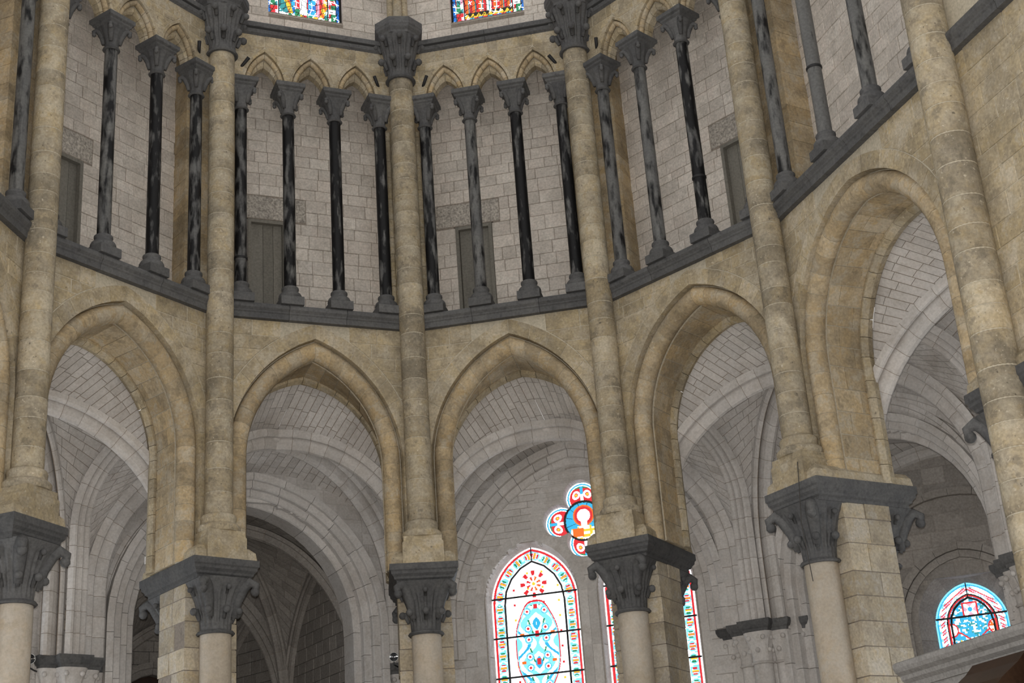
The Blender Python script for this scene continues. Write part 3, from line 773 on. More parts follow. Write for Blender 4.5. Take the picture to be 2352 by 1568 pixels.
def halfarch(P0, M_, zb, zs, zt, N=16):
    """plan point P0 up from zb, vertical to zs, pointed half arch to plan point M_ at zt"""
    P0 = Vector((P0[0], P0[1])); M_ = Vector((M_[0], M_[1])); a = (M_ - P0).length; h = zt - zs; dr = (M_ - P0).normalized()
    pts = [(P0.x, P0.y, zb)]
    if zs > zb + .01: pts.append((P0.x, P0.y, zs))
    r = (a * a + h * h) / (2 * a); c = r - a; pm = acos(max(-1, min(1, c / r)))
    for i in range(1, N + 1):
        p = pm * i / N; x = r * cos(p) - c; q = P0 + dr * (a - x); pts.append((q.x, q.y, zs + r * sin(p)))
    return Path(pts)
def halfell(P0, M_, zb, zs, zt, N=16):
    P0 = Vector((P0[0], P0[1])); M_ = Vector((M_[0], M_[1])); pts = [(P0.x, P0.y, zb)]
    if zs > zb + .01: pts.append((P0.x, P0.y, zs))
    for i in range(1, N + 1):
        t = pi / 2 * i / N; q = P0.lerp(M_, 1 - cos(t)); pts.append((q.x, q.y, zs + (zt - zs) * sin(t)))
    return Path(pts)
PD = [(-.15, 0), (-.15, .09), (-.10, .11), (-.105, .17), (-.075, .25), (0, .29), (.075, .25), (.105, .17), (.10, .11), (.15, .09), (.15, 0)]
def p_multi(wd, dp):      # broad moulded arch: three rolls
    out = [(-wd, -.05), (-wd, .22 * dp), (-.9 * wd, .36 * dp), (-.76 * wd, .36 * dp), (-.69 * wd, .2 * dp), (-.66 * wd, .04 * dp), (-.60 * wd, .04 * dp), (-.58 * wd, .5 * dp), (-.5 * wd, .74 * dp), (-.38 * wd, .74 * dp), (-.31 * wd, .5 * dp), (-.29 * wd, .26 * dp), (-.24 * wd, .26 * dp), (-.22 * wd, .8 * dp), (-.12 * wd, 1.02 * dp), (0, 1.08 * dp)]
    return out + [(-x, y) for x, y in out[-2::-1]]
PR = [(-.25, -.05), (-.25, .06), (-.22, .11), (-.18, .12), (-.155, .09), (-.145, .0), (-.122, .0), (-.12, .16), (-.105, .27), (-.06, .345), (0, .37)]
PR = PR + [(-x, y) for x, y in PR[-2::-1]]
def rib(parent, path, prof, step=.42, name='rib_stone', mat='grey', u0=0.0, u1=1.0, core=True, nsub=2):
    n = max(1, round(path.L * (u1 - u0) / step)); g = .005 / path.L
    base = None
    def ring(u, k=1.0, sh=0.0):
        p = path.at(u); t = path.tan(u)
        hz = Vector((path.p[-1].x - path.p[0].x, path.p[-1].y - path.p[0].y, 0)).normalized()
        side = Vector((-hz.y, hz.x, 0)); dn_ = t.cross(side)
        if dn_.dot(Vector((0, 0, -1))) < 0 and abs(t.z) < .9: dn_ = -dn_
        if abs(t.z) >= .9 and dn_.dot(hz) < 0: dn_ = -dn_
        return [tuple(p + side * (a * k) + dn_ * (q * k + sh)) for a, q in prof]
    if core: MB().loft([ring(u0 + (u1 - u0) * i / 20, .96) for i in range(21)]).obj('rib_bed', M['vjoint'], parent)
    for i in range(n):
        a, c = u0 + (u1 - u0) * i / n + g, u0 + (u1 - u0) * (i + 1) / n - g
        MB().loft([ring(a + (c - a) * j / nsub) for j in range(nsub + 1)]).obj(name, M[mat], parent)
def web(parent, pa, pr_, nc, bl, individual, u0=(.0, .0), mat='grey', th=.1, flip=False):
    """coursed vault web between boundary path pa and rib path pr_"""
    mb = MB(); core = MB()
    A = [pa.at(lerp(u0[0], 1, i / nc)) for i in range(nc + 1)]; R_ = [pr_.at(lerp(u0[1], 1, i / nc)) for i in range(nc + 1)]
    cv = []; nv = 4
    for i in range(nc + 1): cv.append([A[i].lerp(R_[i], j / nv) for j in range(nv + 1)])
    cent = sum((p for r in cv for p in r), Vector()) / (len(cv) * (nv + 1))
    def up(n_): return n_ if n_.z > 0 else -n_
    for i in range(nc):
        a0, a1, r0, r1 = A[i], A[i + 1], R_[i], R_[i + 1]
        ln = ((a0 + a1) / 2 - (r0 + r1) / 2).length
        nb = max(1, round(ln / bl)); gu = .006 / max(.05, ln); hh = max(.03, ((a1 - a0).length + (r1 - r0).length) / 2); gv = .007 / hh
        off = random.uniform(.3, .7) if nb > 1 else 0
        cu = [0.0] + [min(.97, (j + off - .5 + .5) / nb) for j in range(nb)] + [1.0] if nb > 1 else [0, 1]
        cu = sorted(set(round(q, 4) for q in cu))
        for j in range(len(cu) - 1):
            ua, ub = cu[j] + gu, cu[j + 1] - gu
            if ub - ua < .03: continue
            q = [(a0.lerp(a1, gv)).lerp(r0.lerp(r1, gv), ua), (a0.lerp(a1, gv)).lerp(r0.lerp(r1, gv), ub), (a0.lerp(a1, 1 - gv)).lerp(r0.lerp(r1, 1 - gv), ub), (a0.lerp(a1, 1 - gv)).lerp(r0.lerp(r1, 1 - gv), ua)]
            n_ = (q[2] - q[0]).cross(q[3] - q[1])
            if n_.length < 1e-5: continue
            n_ = up(n_.normalized())
            v = [tuple(p) for p in q] + [tuple(p + n_ * th) for p in q]
            f = [(0, 1, 2, 3), (0, 4, 5, 1), (1, 5, 6, 2), (2, 6, 7, 3), (3, 7, 4, 0)]
            if individual: MB().add(v, f).obj('web_stone', M[mat], parent)
            else: mb.add(v, f)
    if mb.v: tag(mb.obj('web_stones', M[mat], parent), kind='stuff')
    v = []
    for i in range(nc + 1):
        for j in range(nv + 1):
            p = cv[i][j]; i2 = min(i, nc - 1)
            n_ = (cv[i2 + 1][min(j + 1, nv)] - cv[i2][max(j - 1, 0)]).cross(cv[i2 + 1][max(j - 1, 0)] - cv[i2][min(j + 1, nv)])
            n_ = up(n_.normalized()) if n_.length > 1e-6 else Vector((0, 0, 1)); v.append(tuple(p + n_ * .022))
    f = [(i * (nv + 1) + j, (i + 1) * (nv + 1) + j, (i + 1) * (nv + 1) + j + 1, i * (nv + 1) + j + 1) for i in range(nc) for j in range(nv)]
    MB().add(v, f).obj('web_bed', M['vjoint'], parent)
def boss(K_, z, name, mat): return MB().lathe([(a, q + z) for a, q in ((.02, -.02), (.15, .0), (.19, .06), (.19, .18), (.12, .24))], 14, K_).obj(name, M[mat], None, True)
def orp(k, x, y): c, t, n = O[k], CN[k][1], CN[k][2]; return (c[0] + t[0] * x + n[0] * y, c[1] + t[1] * x + n[1] * y)
def plan(v): return (v.x, v.y)
OUTER_APEX = {0: 10.9, 1: 10.9, 2: 11.05, 3: 11.3, 4: 10.9, 5: 10.6}
VL = {0: 'left side aisle', 1: 'ambulatory bay seen through the left arch', 2: 'ambulatory bay before the dark chapel', 3: 'ambulatory bay before the twin lancets', 4: 'ambulatory bay seen through the right arch', 5: 'right side aisle'}
def ofr(k):
    A, B = O[k], O[k + 1]; L = sqrt((B[0] - A[0]) ** 2 + (B[1] - A[1]) ** 2); t = ((B[0] - A[0]) / L, (B[1] - A[1]) / L); return A, B, L, t, (-t[1], t[0])
for k in range(0, 6):
    b = BAYS[k]; re = REAR[k]; xc = XC.get(k, 0.0)
    I0 = CO(k, 1.45); I1 = CO(k + 1, 1.45); Q0, Q1 = O[k], O[k + 1]
    K_ = ((I0[0] + I1[0] + Q0[0] + Q1[0]) / 4, (I0[1] + I1[1] + Q0[1] + Q1[1]) / 4)
    # root: boss at the crossing of the ribs
    root = boss(K_, ZKEY - .2, 'ceiling_ambulatory', 'grey'); tag(root, 'grey ribbed vault over the ' + VL[k], 'vault', kind='structure')
    P = root
    ribs = {}
    for nm, pt, zb, zs in (('I0', I0, 8.4, 8.6), ('I1', I1, 8.4, 8.6), ('Q0', orp(k, .36, -.28), ZC_, 8.3), ('Q1', orp(k + 1, -.36, -.28), ZC_, 8.3)):
        ribs[nm] = halfell(pt, K_, zb, zs, ZKEY)
        rib(P, ribs[nm], PR)
    # boundary arches
    fv, Lt = fvof(re, ZS, 8.4)
    def inner(sd):
        pts = []
        for i in range(25): x, z = half(i / 24, re, ZS, 8.4, fv); pts.append(bay_w(b, xc + sd * x, DREAR + .03, z))
        return Path(pts)
    inn = {'I0': inner(-1), 'I1': inner(1)}
    mo = ((Q0[0] + Q1[0]) / 2, (Q0[1] + Q1[1]) / 2); zo = OUTER_APEX[k]
    out = {'Q0': halfarch(Q0, mo, ZC_, 7.6, zo), 'Q1': halfarch(Q1, mo, ZC_, 7.6, zo)}
    ms0 = ((I0[0] + Q0[0]) / 2, (I0[1] + Q0[1]) / 2); ms1 = ((I1[0] + Q1[0]) / 2, (I1[1] + Q1[1]) / 2)
    tr = {('0', 'I'): halfarch(I0, ms0, 8.4, 9.4, 11.35), ('0', 'Q'): halfarch(orp(k, 0, -.45), ms0, ZC_, 9.4, 11.35), ('1', 'I'): halfarch(I1, ms1, 8.4, 9.4, 11.35), ('1', 'Q'): halfarch(orp(k + 1, 0, -.45), ms1, ZC_, 9.4, 11.35)}
    ind = k in (1, 2, 3, 4)
    for nm in ('I0', 'I1'): web(P, inn[nm], ribs[nm], 32, .45, ind)
    for nm in ('Q0', 'Q1'): web(P, out[nm], ribs[nm], 32, .42, False, (.12, .12))
    for s_ in ('0', '1'):
        web(P, tr[(s_, 'I')], ribs['I' + s_], 20, .4, False, (.0, .0)); web(P, tr[(s_, 'Q')], ribs['Q' + s_], 22, .4, False, (.1, .1))
    if k < 5 or True:
        for q in ('I', 'Q'): rib(P, tr[('1', q)], p_multi(.27, .26), .45)
    if k == 0:
        for q in ('I', 'Q'): rib(P, tr[('0', q)], p_multi(.27, .26), .45)
    for q in ('Q0', 'Q1'): pass
    wr_ = [halfarch(orp(k, .72, -.02), mo, ZC_, 7.8, zo - .1), halfarch(orp(k + 1, -.72, -.02), mo, ZC_, 7.8, zo - .1)]
    for q in wr_: rib(P, q, PD, .45)
    # unseen slab added above the vault to stop light leaking through the webs
    rf = [Vector((p[0], p[1], 12.75)) for p in (CO(k, 1.2), CO(k + 1, 1.2), (Q1[0] + CN[k + 1][2][0] * .3, Q1[1] + CN[k + 1][2][1] * .3), (Q0[0] + CN[k][2][0] * .3, Q0[1] + CN[k][2][1] * .3))]
    MB().loft([[tuple(p) for p in rf], [tuple(p + Vector((0, 0, .15))) for p in rf]]).obj('aisle_light_cover', M['oak'], root)
    b.amb = (I0, I1, Q0, Q1, K_)

# ------------------------------------------------------------------ wall responds (clustered shafts with capitals)
def make_respond(loc, rz, label, cat='respond'):
    root = empty('clustered_respond', (loc[0], loc[1], 0), rz)
    spots = [(0, -.42, .20), (-.38, -.24, .15), (.38, -.24, .15), (-.72, .02, .15), (.72, .02, .15)]
    MB().loft([rect_ring(.62, -.3, .5, 0), rect_ring(.62, -.3, .5, ZC_ - .1)]).obj('core', M['grey'], root)
    MB().loft([rect_ring(.95, .05, .5, 0), rect_ring(.95, .05, .5, ZC_ - .1)]).obj('core', M['grey'], root)
    for x, y, r in spots:
        z = 0.0
        while z < 5.95:
            h = min(1.1, 5.98 - z); o = MB().lathe([(r, z + .004), (r, z + h - .004)], 14, (x, y)).obj('shaft_stone', M['grey'], root, True); autosmooth(o); z += h
        z0, z1 = 6.0, 6.62; n = 24
        rg = [superring(r + .02, 2, z0 - .02, n, c=(x, y)), superring(r + .045, 2, z0 + .005, n, c=(x, y)), superring(r + .01, 2, z0 + .04, n, c=(x, y))]
        for i in range(6):
            t = (i + 1) / 6; rg.append(superring(lerp(r, r + .11, t ** 2), lerp(2, 3.5, t), lerp(z0 + .05, z1, t), n, 8, .06 if t < .95 else 0, (x, y)))
        cp = MB().loft(rg).obj('capital', M['grey'], root, True); autosmooth(cp, 35)
        for zz, rr_ in ((z0 + .25, r + .05), (z0 + .5, r + .12)):
            for q in range(6):
                an = q * pi / 3 + (.5 if rr_ > r + .1 else 0) - pi / 2; c_, s_ = cos(an), sin(an)
                MB().ball((x + rr_ * c_, y + rr_ * s_, zz), .055, 6).obj('leaf', M['grey'], cp, True)
        a = r + .13
        MB().loft([[(x - a * i_, y - a * i_, z), (x + a * i_, y - a * i_, z), (x + a * i_, y + a, z), (x - a * i_, y + a, z)] for i_, z in ((.84, 6.62), (.86, 6.68), (.95, 6.71), (1.0, 6.74), (1.06, 6.79), (1.06, 6.86))]).obj('abacus', M['dark'], root)
    return tag(root, label, cat)
RL = {1: 'clustered grey wall respond behind the far left arch', 2: 'clustered grey wall respond at the left jamb of the dark chapel arch', 3: 'clustered grey wall respond between the dark chapel and the lancet windows',
      4: 'clustered grey wall respond with leafy capitals right of the lancet windows', 5: 'clustered grey wall respond in the right aisle'}
for k in (1, 2, 3, 4, 5):
    c, t, n, rz, _ = CN[k]
    make_respond(O[k], rz, RL[k])

# ------------------------------------------------------------------ outer wall of the ambulatory
def wall_frame(name, A, B, label, coremat='vjoint'):
    L = sqrt((B[0] - A[0]) ** 2 + (B[1] - A[1]) ** 2); rz = atan2(B[1] - A[1], B[0] - A[0])
    return L, rz
def raster_core(L, z0, z1, holes, grow, d, th, step=.08):
    """solid wall slab with openings, built of strips that stay clear of the openings"""
    mb = MB(); n = int((z1 - z0) / step)
    for i in range(n):
        za, zb_ = z0 + (z1 - z0) * i / n, z0 + (z1 - z0) * (i + 1) / n
        hs = [(a - grow, c + grow) for q in (za - .02, (za + zb_) / 2, zb_ + .02) for a, c in holes(q)]
        for a, c in minus(0, L, hs):
            if c - a > .01: mb.box(a, c, d, d + th, za, zb_)
    return mb
def lancet_halfwidth(z, a, zs, zt): return archx(z, (a, zt - zs), zs)
def minus(x0, x1, holes):
    out = []; x = x0
    for a, c in sorted(holes):
        if a > x: out.append((x, a))
        x = max(x, c)
    if x < x1: out.append((x, x1))
    return out
def stone_wall(A, B, z0, z1, holes, label, mat='grey', stuff=False, ch_=.27, bw=(.3, .6), dd=.0, name='wall_ambulatory', coremat='wjoint', grow=.0, rg=.09, zl=None):
    L, rz = wall_frame(name, A, B, label)
    core = raster_core(L, z0, z1, holes, .06 + grow, dd + .012, .5, .1)
    w_ = place(core.obj(name, M[coremat]), (A[0], A[1], 0), rz); tag(w_, label, 'wall', kind='structure')
    rows(w_, 'stone', M[mat], zl or zcourses(z0, z1, ch_), lambda z: minus(0, L, [(a - rg - grow, c + rg + grow) for a, c in holes(z)]), dd, dd + .1, bw, .004, .003, stuff)
    return w_, L, rz
def reveal(parent, pts0, pts1, d0, d1, n, mat='grey', name='reveal_stone', ex_=.2, bx=.0):
    """stones lining an opening: pts0 outline at face (larger), pts1 outline at glass (smaller)"""
    N = len(pts0) - 1
    bed = []
    for a, c in zip(pts0, pts1):
        dx, dz = a[0] - c[0], a[1] - c[1]; l = max(1e-3, sqrt(dx * dx + dz * dz)); e0 = (a[0] + dx / l * ex_, a[1] + dz / l * ex_); e1 = (c[0] + dx / l * .012, c[1] + dz / l * .012); a1 = (a[0] + dx / l * .012, a[1] + dz / l * .012)
        bed.append([(e0[0], d0 + .004, e0[1]), (a1[0], d0 + .004, a1[1]), (e1[0], d1, e1[1]), (e0[0] + dx / l * bx, d1, e0[1] + dz / l * bx)])
    MB().loft(bed, caps=False).obj('reveal_bed', M['wjoint'], parent)
    for i in range(n):
        ia, ib = i * N / n, (i + 1) * N / n
        def P(pts, q): 
            j = min(int(q), N - 1); f = q - j; return (lerp(pts[j][0], pts[j + 1][0], f), lerp(pts[j][1], pts[j + 1][1], f))
        rings = []
        for q in (ia + .006, (ia + ib) / 2, ib - .006):
            a = P(pts0, q); c = P(pts1, q)
            o = (a[0] + (a[0] - c[0]) * .0, a[1])
            dx, dz = a[0] - c[0], a[1] - c[1]; l = max(1e-3, sqrt(dx * dx + dz * dz)); ex = (a[0] + dx / l * ex_, a[1] + dz / l * ex_)
            rings.append([(ex[0], d0 - .008, ex[1]), (a[0], d0 - .008, a[1]), (c[0], d1, c[1]), (ex[0], d1, ex[1])])
        MB().loft(rings).obj(name, M[mat], parent)
def lancet_outline(xc, a, zb, zs, zt, n=12):
    h = zt - zs; pts = [(xc - a, zb), (xc - a, lerp(zb, zs, .33)), (xc - a, lerp(zb, zs, .66)), (xc - a, zs)]
    up_ = [half(i / n, (a, h), zs, zs - 1e-4, 0) for i in range(1, n + 1)]
    pts += [(xc - x, z) for x, z in up_]; pts += [(xc + x, z) for x, z in up_[-2::-1]]
    pts += [(xc + a, zs), (xc + a, lerp(zb, zs, .66)), (xc + a, lerp(zb, zs, .33)), (xc + a, zb)]
    return pts
# ---- the wall with the two lancets and the lobed oculus
LW = {'z0': 3.2, 'zs': 8.0, 'zt': 9.25, 'a': 1.0}
A3, B3, L3, t3, n3 = ofr(3)
LC = (2.74, 5.33); OCX, OCZ, OCR = 4.03, 9.70, .44
def oc_half(z):
    """half width of the lobed oculus at height z"""
    w_ = 0
    for cx, cz, r in ((0, 0, OCR), (0, .52, .37), (0, -.52, .37), (-.52, 0, .37), (.52, 0, .37)):
        q = r * r - (z - OCZ - cz) ** 2
        if q > 0: w_ = max(w_, abs(cx) + sqrt(q))
    return w_
def holes3(z):
    h = []
    if LW['z0'] < z < LW['zt'] + .05:
        X = lancet_halfwidth(z, LW['a'], LW['zs'], LW['zt'])
        if X > .03: h += [(c - X, c + X) for c in LC]
    q = 1.0 - (z - OCZ) ** 2
    if q > 0: h.append((OCX - sqrt(q), OCX + sqrt(q)))
    return h
w3, L3_, rz3 = stone_wall(A3, B3, 2.0, 12.0, holes3, 'grey ambulatory wall holding the twin lancets and the lobed round window', ch_=.36, bw=(.4, .8), zl=zcourses(2.0, 8.4, .36) + [8.56, 8.70, 8.81, 8.95, 9.08, 9.2, 9.32, 9.46, 9.6, 9.78, 9.94, 10.1, 10.25, 10.4, 10.52, 10.68] + zcourses(10.68, 12.0, .36)[1:])
wcount = [4]
def lancet_colour(xc, a, zs, zt, zb):
    BW = .30
    def fn(x, z):
        X = lancet_halfwidth(z, a, zs, zt); u = x - xc
        # distance to the edge (approx.)
        if z <= zs: e = a - abs(u)
        else:
            h = zt - zs; r = (a * a + h * h) / (2 * a); c = r - a; e = r - sqrt((abs(u) + c) ** 2 + (z - zs) ** 2)
        along = z if z <= zs else zs + abs(atan2(z - zs, abs(u) + .3)) * 1.0
        if e < .03: return 'white'
        if e < .055: return 'red'
        if e < BW: return border_tile((e - .055) / (BW - .055), along, u)
        if e < BW + .025: return 'lead'
        # field
        an_ = atan2((z - 7.0) / 1.05, u / .5); ov = sqrt((u / .50) ** 2 + ((z - 7.0) / 1.05) ** 2) * (1 + .015 * cos(8 * an_))
        if abs(ov - 1.0) < .022: return 'red'
        if abs(ov - .95) < .025: return 'paleblue'
        if ov < .93:
            zz = (z - 7.0) % .62 - .31; au = abs(u)
            for cx, cz, r in ((.2, .12, .1), (.2, -.12, .1)):
                q = sqrt((au - cx) ** 2 + (zz - cz) ** 2)
                if q < .03: return 'red'
                if q < .055: return 'white'
                if q < r: return 'cyan' if q < .075 else 'paleblue'
            if au < .045 and abs(zz) < .07: return 'red'
            if abs(au - .09 - abs(zz) * .3) < .02 and zz > 0: return 'green'
            if abs(zz) < .03 and .3 < au < .4: return 'orange'
            cc = sin(13 * au + 2.2 * sin(7.3 * z)); return 'paleblue' if cc > .5 else ('cyan' if cc < -.86 else 'white')
        # top rosette and scattered squares
        q = sqrt(u * u + (z - 8.42) ** 2); an = atan2(z - 8.42, u)
        if q < .34:
            if abs(q - .25) < .055 and cos(8 * an) > .25: return 'red'
            if abs(q - .12) < .05 and cos(8 * an + pi) > .1: return 'orange' if hsh(floor(an * 3)) > .5 else 'red'
            if q < .04: return 'yellow'
        gu, gz = (u + 2) % .34, z % .34
        if abs(gu - .17) < .026 and abs(gz - .17) < .026: return 'red' if hsh(floor((u + 2) / .34), floor(z / .34)) > .25 else 'yellow'
        return 'white'
    return fn
def lancet_window(parent_loc, rz, xc, a, zb, zs, zt, label, dglass=.32, step=.0225, colour=None):
    wcount[0] += 1
    win = place(MB().box(xc - a - .02, xc + a + .02, dglass + .02, dglass + .05, zb - .06, zb).obj('window_%d' % wcount[0], M['iron']), (parent_loc[0], parent_loc[1], 0), rz)
    tag(win, label, 'window', kind='structure')
    glass_grid(win, xc - a - .02, xc + a + .02, zb, zt + .04, step, lambda x, z: abs(x - xc) < lancet_halfwidth(z, a + .005, zs, zt + .01), colour or lancet_colour(xc, a, zs, zt, zb), dglass)
    # iron bars
    z = zs - .62 * 0 + .16
    for z in (zs + .16, zs - .72, zs - 1.6, zs - 2.5, zs - 3.4):
        if z < zb: continue
        X = lancet_halfwidth(z, a, zs, zt)
        MB().box(xc - X, xc + X, dglass - .03, dglass - .005, z - .019, z + .019).obj('iron_bar', M['iron'], win)
    ai = a - .31; hi = conc((a, zt - zs), -.31)[1]
    for sd in (-1, 1):
        pts = [(xc + sd * half(i / 10, (ai, hi), zs, zb, .6)[0], dglass - .02, half(i / 10, (ai, hi), zs, zb, .6)[1]) for i in range(11)]
        MB().tube(pts, .024, 5).obj('iron_bar', M['iron'], win)
    MB().box(xc - .012, xc + .012, dglass - .03, dglass - .01, zs + hi, zt).obj('iron_bar', M['iron'], win)
    return win
for j, c_ in enumerate(LC):
    lancet_window(A3, rz3, c_, LW['a'], LW['z0'], LW['zs'], LW['zt'], ['tall lancet window of white, red and pale blue glass beside the chapel side respond', 'lancet window half hidden by an arcade pier'][j], step=.0125 if j == 0 else .016)
    reveal(w3, lancet_outline(c_, LW['a'] + .10, LW['z0'], LW['zs'], LW['zt'] + .12), lancet_outline(c_, LW['a'], LW['z0'], LW['zs'], LW['zt']), .0, .33, 26)
# oculus
wcount[0] += 1
ocw = place(MB().lathe([(.47, -.02), (.47, .02)], 32, cap=False).obj('window_%d' % wcount[0], M['iron']), (A3[0], A3[1], 0), rz3)
ocw.data.transform(Matrix.Translation((OCX, .30, OCZ)) @ Matrix.Rotation(pi / 2, 4, 'X'))
tag(ocw, 'lobed round window with a haloed half figure on blue above the lancets', 'window', kind='structure')
def oc_in(x, z):
    u, v = x - OCX, z - OCZ
    return any((u - cx) ** 2 + (v - cz) ** 2 < r * r for cx, cz, r in ((0, 0, OCR), (0, .52, .37), (0, -.52, .37), (-.52, 0, .37), (.52, 0, .37)))
def oc_col(x, z):
    u, v = x - OCX, z - OCZ; q = sqrt(u * u + v * v)
    if q < .42:
        if v < -.12 - abs(u) * .0 and abs(u) < .36 - (v + .42) * .2 and not (v > -.16 and abs(u) > .16):
            if -.28 < u < -.02 and -.36 < v < -.16: return 'orange'
            if abs(v + .22) < .03 and u > .0: return 'yellow'
            if abs(u - .14) < .025 and v > -.33: return 'yellow'
            return 'white' if hsh(floor(u * 16), floor(v * 16)) > .22 else 'yellow'
        hq = sqrt((u * 1.0) ** 2 + (v - .12) ** 2)
        if hq < .15 or (abs(u) < .07 and -.14 < v < .1): return 'white'
        if hq < .21: return 'red'
        if hq < .245: return 'orange'
        return 'lead' if abs((atan2(v, u) * 6 / pi) % 1 - .5) < .03 else 'cyan'
    if q < .47: return 'lead'
    an = atan2(v, u); m_ = abs(((an + pi / 4) % (pi / 2)) - pi / 4)
    for cx, cz in ((0, .52), (0, -.52), (-.52, 0), (.52, 0)):
        w_ = sqrt((u - cx) ** 2 + (v - cz) ** 2)
        if w_ < .37:
            if w_ > .34: return 'white'
            if w_ > .305: return 'cyan'
            if w_ > .285: return 'white'
            p = abs((u - cx)) if abs(cz) > 0 else abs(v - cz); s_ = q - .5
            if abs(sqrt((p - .13) ** 2 + (s_ - .12) ** 2) - .07) < .022: return 'white'
            if p < .035: return 'cyan' if s_ > .12 else 'white'
            if sqrt((p - .13) ** 2 + (s_ - .12) ** 2) < .03: return 'yellow'
            return 'red' if s_ < .26 else 'green'
    return 'red'
glass_grid(ocw, OCX - .92, OCX + .92, OCZ - .92, OCZ + .92, .0115, oc_in, oc_col, .30)
# pierced stone plate that carries the oculus
tr_ = MB(); PRAD = 1.17; st = .0125
for i in range(int(2 * PRAD / st)):
    za = OCZ - PRAD + i * st; zm = za + st / 2; X = sqrt(max(0, PRAD ** 2 - (zm - OCZ) ** 2)); hs = []
    for cx, cz, r in ((0, 0, OCR), (0, .52, .37), (0, -.52, .37), (-.52, 0, .37), (.52, 0, .37)):
        q = (r - .005) ** 2 - (zm - OCZ - cz) ** 2
        if q > 0: hs.append((OCX + cx - sqrt(q), OCX + cx + sqrt(q)))
    if zm < LW['zt'] + .1:
        for c_ in LC:
            Y = lancet_halfwidth(zm, LW['a'] + .12, LW['zs'], LW['zt'] + .14)
            if Y > 0: hs.append((c_ - Y, c_ + Y))
    for p, q in minus(OCX - X, OCX + X, hs):
        if q - p > .002: tr_.box(p, q, -.007, .33, za, za + st)
tr_.obj('tracery_plate', M['grey'], w3)
# wall arch above the lancets: three stepped orders of voussoirs
def wall_arch(parent, L, a, zs, zt, zb, orders, mat='grey', n=13, xc=None):
    xc = L / 2 if xc is None else xc
    for off, dp, d1 in orders:
        ah = conc((a, zt - zs), off)
        arch_pieces(parent, 'arch_stone', M[mat], [(conc(ah, .16), -dp), (conc(ah, .02), -dp), (conc(ah, 0), -dp + .03), (conc(ah, 0), d1), (conc(ah, .16), d1)], zs, zb, n, 2, .005, xc=xc)
wall_arch(w3, L3_, 2.72, 7.7, 10.95, ZC_, ((0, .06, .1), (.16, .2, .1), (.32, .34, .1)))

# ---- the other outer walls and the chapel arches
def arch_wall(k, a, zs, zt, label, mat='grey', zb=0.0, grow=0.0):
    A, B, L, t, n = ofr(k)
    def holes(z):
        X = archx(z, (a, zt - zs), zs); return [(L / 2 - X, L / 2 + X)] if X > .05 else []
    w_, L_, rz = stone_wall(A, B, zb, 12.2, holes, label, mat, True, .3, (.3, .6), dd=.0, coremat='grey', grow=grow)
    return w_, L_, rz
w2, L2, rz2 = arch_wall(2, 2.45, 7.6, 10.35, 'grey ambulatory wall opened by the moulded chapel arch', grow=.16)
wall_arch(w2, L2, 2.45, 7.6, 10.35, 0, ((-.02, -.15, .75), (.14, .05, .2), (.30, .2, .1), (.46, .32, .1)), n=17)
w4, L4, rz4 = arch_wall(4, 2.3, 7.4, 10.0, 'grey ambulatory wall opened towards the right chapel', grow=.16)
wall_arch(w4, L4, 2.3, 7.4, 10.0, 0, ((-.02, -.15, .7), (.14, .05, .2), (.30, .2, .1)), n=16)
w1, L1, rz1 = arch_wall(1, 1.6, 7.4, 9.6, 'grey ambulatory wall with an added window behind the left arch', zb=0)
lancet_window(O[1], rz1, L1 / 2, 1.6, .5, 7.4, 9.6, 'broad unseen window added to light the left ambulatory bay', step=.06)  # glowing window added out of view to brighten the ambulatory
w0, L0, rz0 = arch_wall(0, 1.6, 6.4, 8.2, 'grey outer wall of the left aisle', zb=0)
lancet_window(O[0], rz0, L0 / 2, 1.6, .5, 6.4, 8.2, 'unseen window added to light the left side aisle', step=.06)  # also added out of view; its glow lights the left aisle
w5, L5, rz5 = arch_wall(5, 1.6, 6.4, 8.2, 'grey outer wall of the right aisle', 'greydark', zb=0)
lancet_window(O[5], rz5, L5 / 2, 1.6, .5, 6.4, 8.2, 'unseen window added to light the right side aisle', step=.06)  # unseen counterpart on the right, added for its glow

# ------------------------------------------------------------------ dark chapel behind the second bay
A2, B2, L2_, t2, n2 = ofr(2)
def CH(x, y): return (A2[0] + t2[0] * x + n2[0] * y, A2[1] + t2[1] * x + n2[1] * y)
xm = L2_ / 2
F0, F1, G0, G1 = CH(xm - 3.0, .9), CH(xm + 3.0, .9), CH(xm - 2.7, 5.4), CH(xm + 2.7, 5.4)
H0, H1 = CH(xm - 1.7, 8.2), CH(xm + 1.7, 8.2)
def nohole(z): return []
cw = []
for (a, c, lab, hol) in ((G0, F0, 'left side wall of the dark chapel', nohole), (F1, G1, 'right side wall of the dark chapel', nohole), (H0, G0, 'left slanting wall of the dark chapel', nohole), (G1, H1, 'right slanting wall of the dark chapel', nohole)):
    # walls face inwards
    stone_wall(a, c, 0, 11.5, hol, 'sooty stone, ' + lab, 'greydark', True, .3, (.35, .65), name='wall_chapel', coremat='djoint') if False else None
def face_wall(a, c, inside, **kw):
    L = sqrt((c[0] - a[0]) ** 2 + (c[1] - a[1]) ** 2); n_ = (-(c[1] - a[1]) / L, (c[0] - a[0]) / L)
    # stone_wall faces the side opposite to its normal
    if (inside[0] - a[0]) * n_[0] + (inside[1] - a[1]) * n_[1] > 0: a, c = c, a
    return a, c
inn_pt = CH(xm, 3)
for (a, c, lab) in ((F0, G0, 'left side wall of the dark chapel'), (F1, G1, 'right side wall of the dark chapel'), (G0, H0, 'left slanting wall of the dark chapel'), (G1, H1, 'right slanting wall of the dark chapel')):
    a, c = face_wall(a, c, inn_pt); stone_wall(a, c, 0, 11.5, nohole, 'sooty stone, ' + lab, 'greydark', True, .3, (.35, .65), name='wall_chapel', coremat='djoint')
a, c = face_wall(H0, H1, inn_pt)
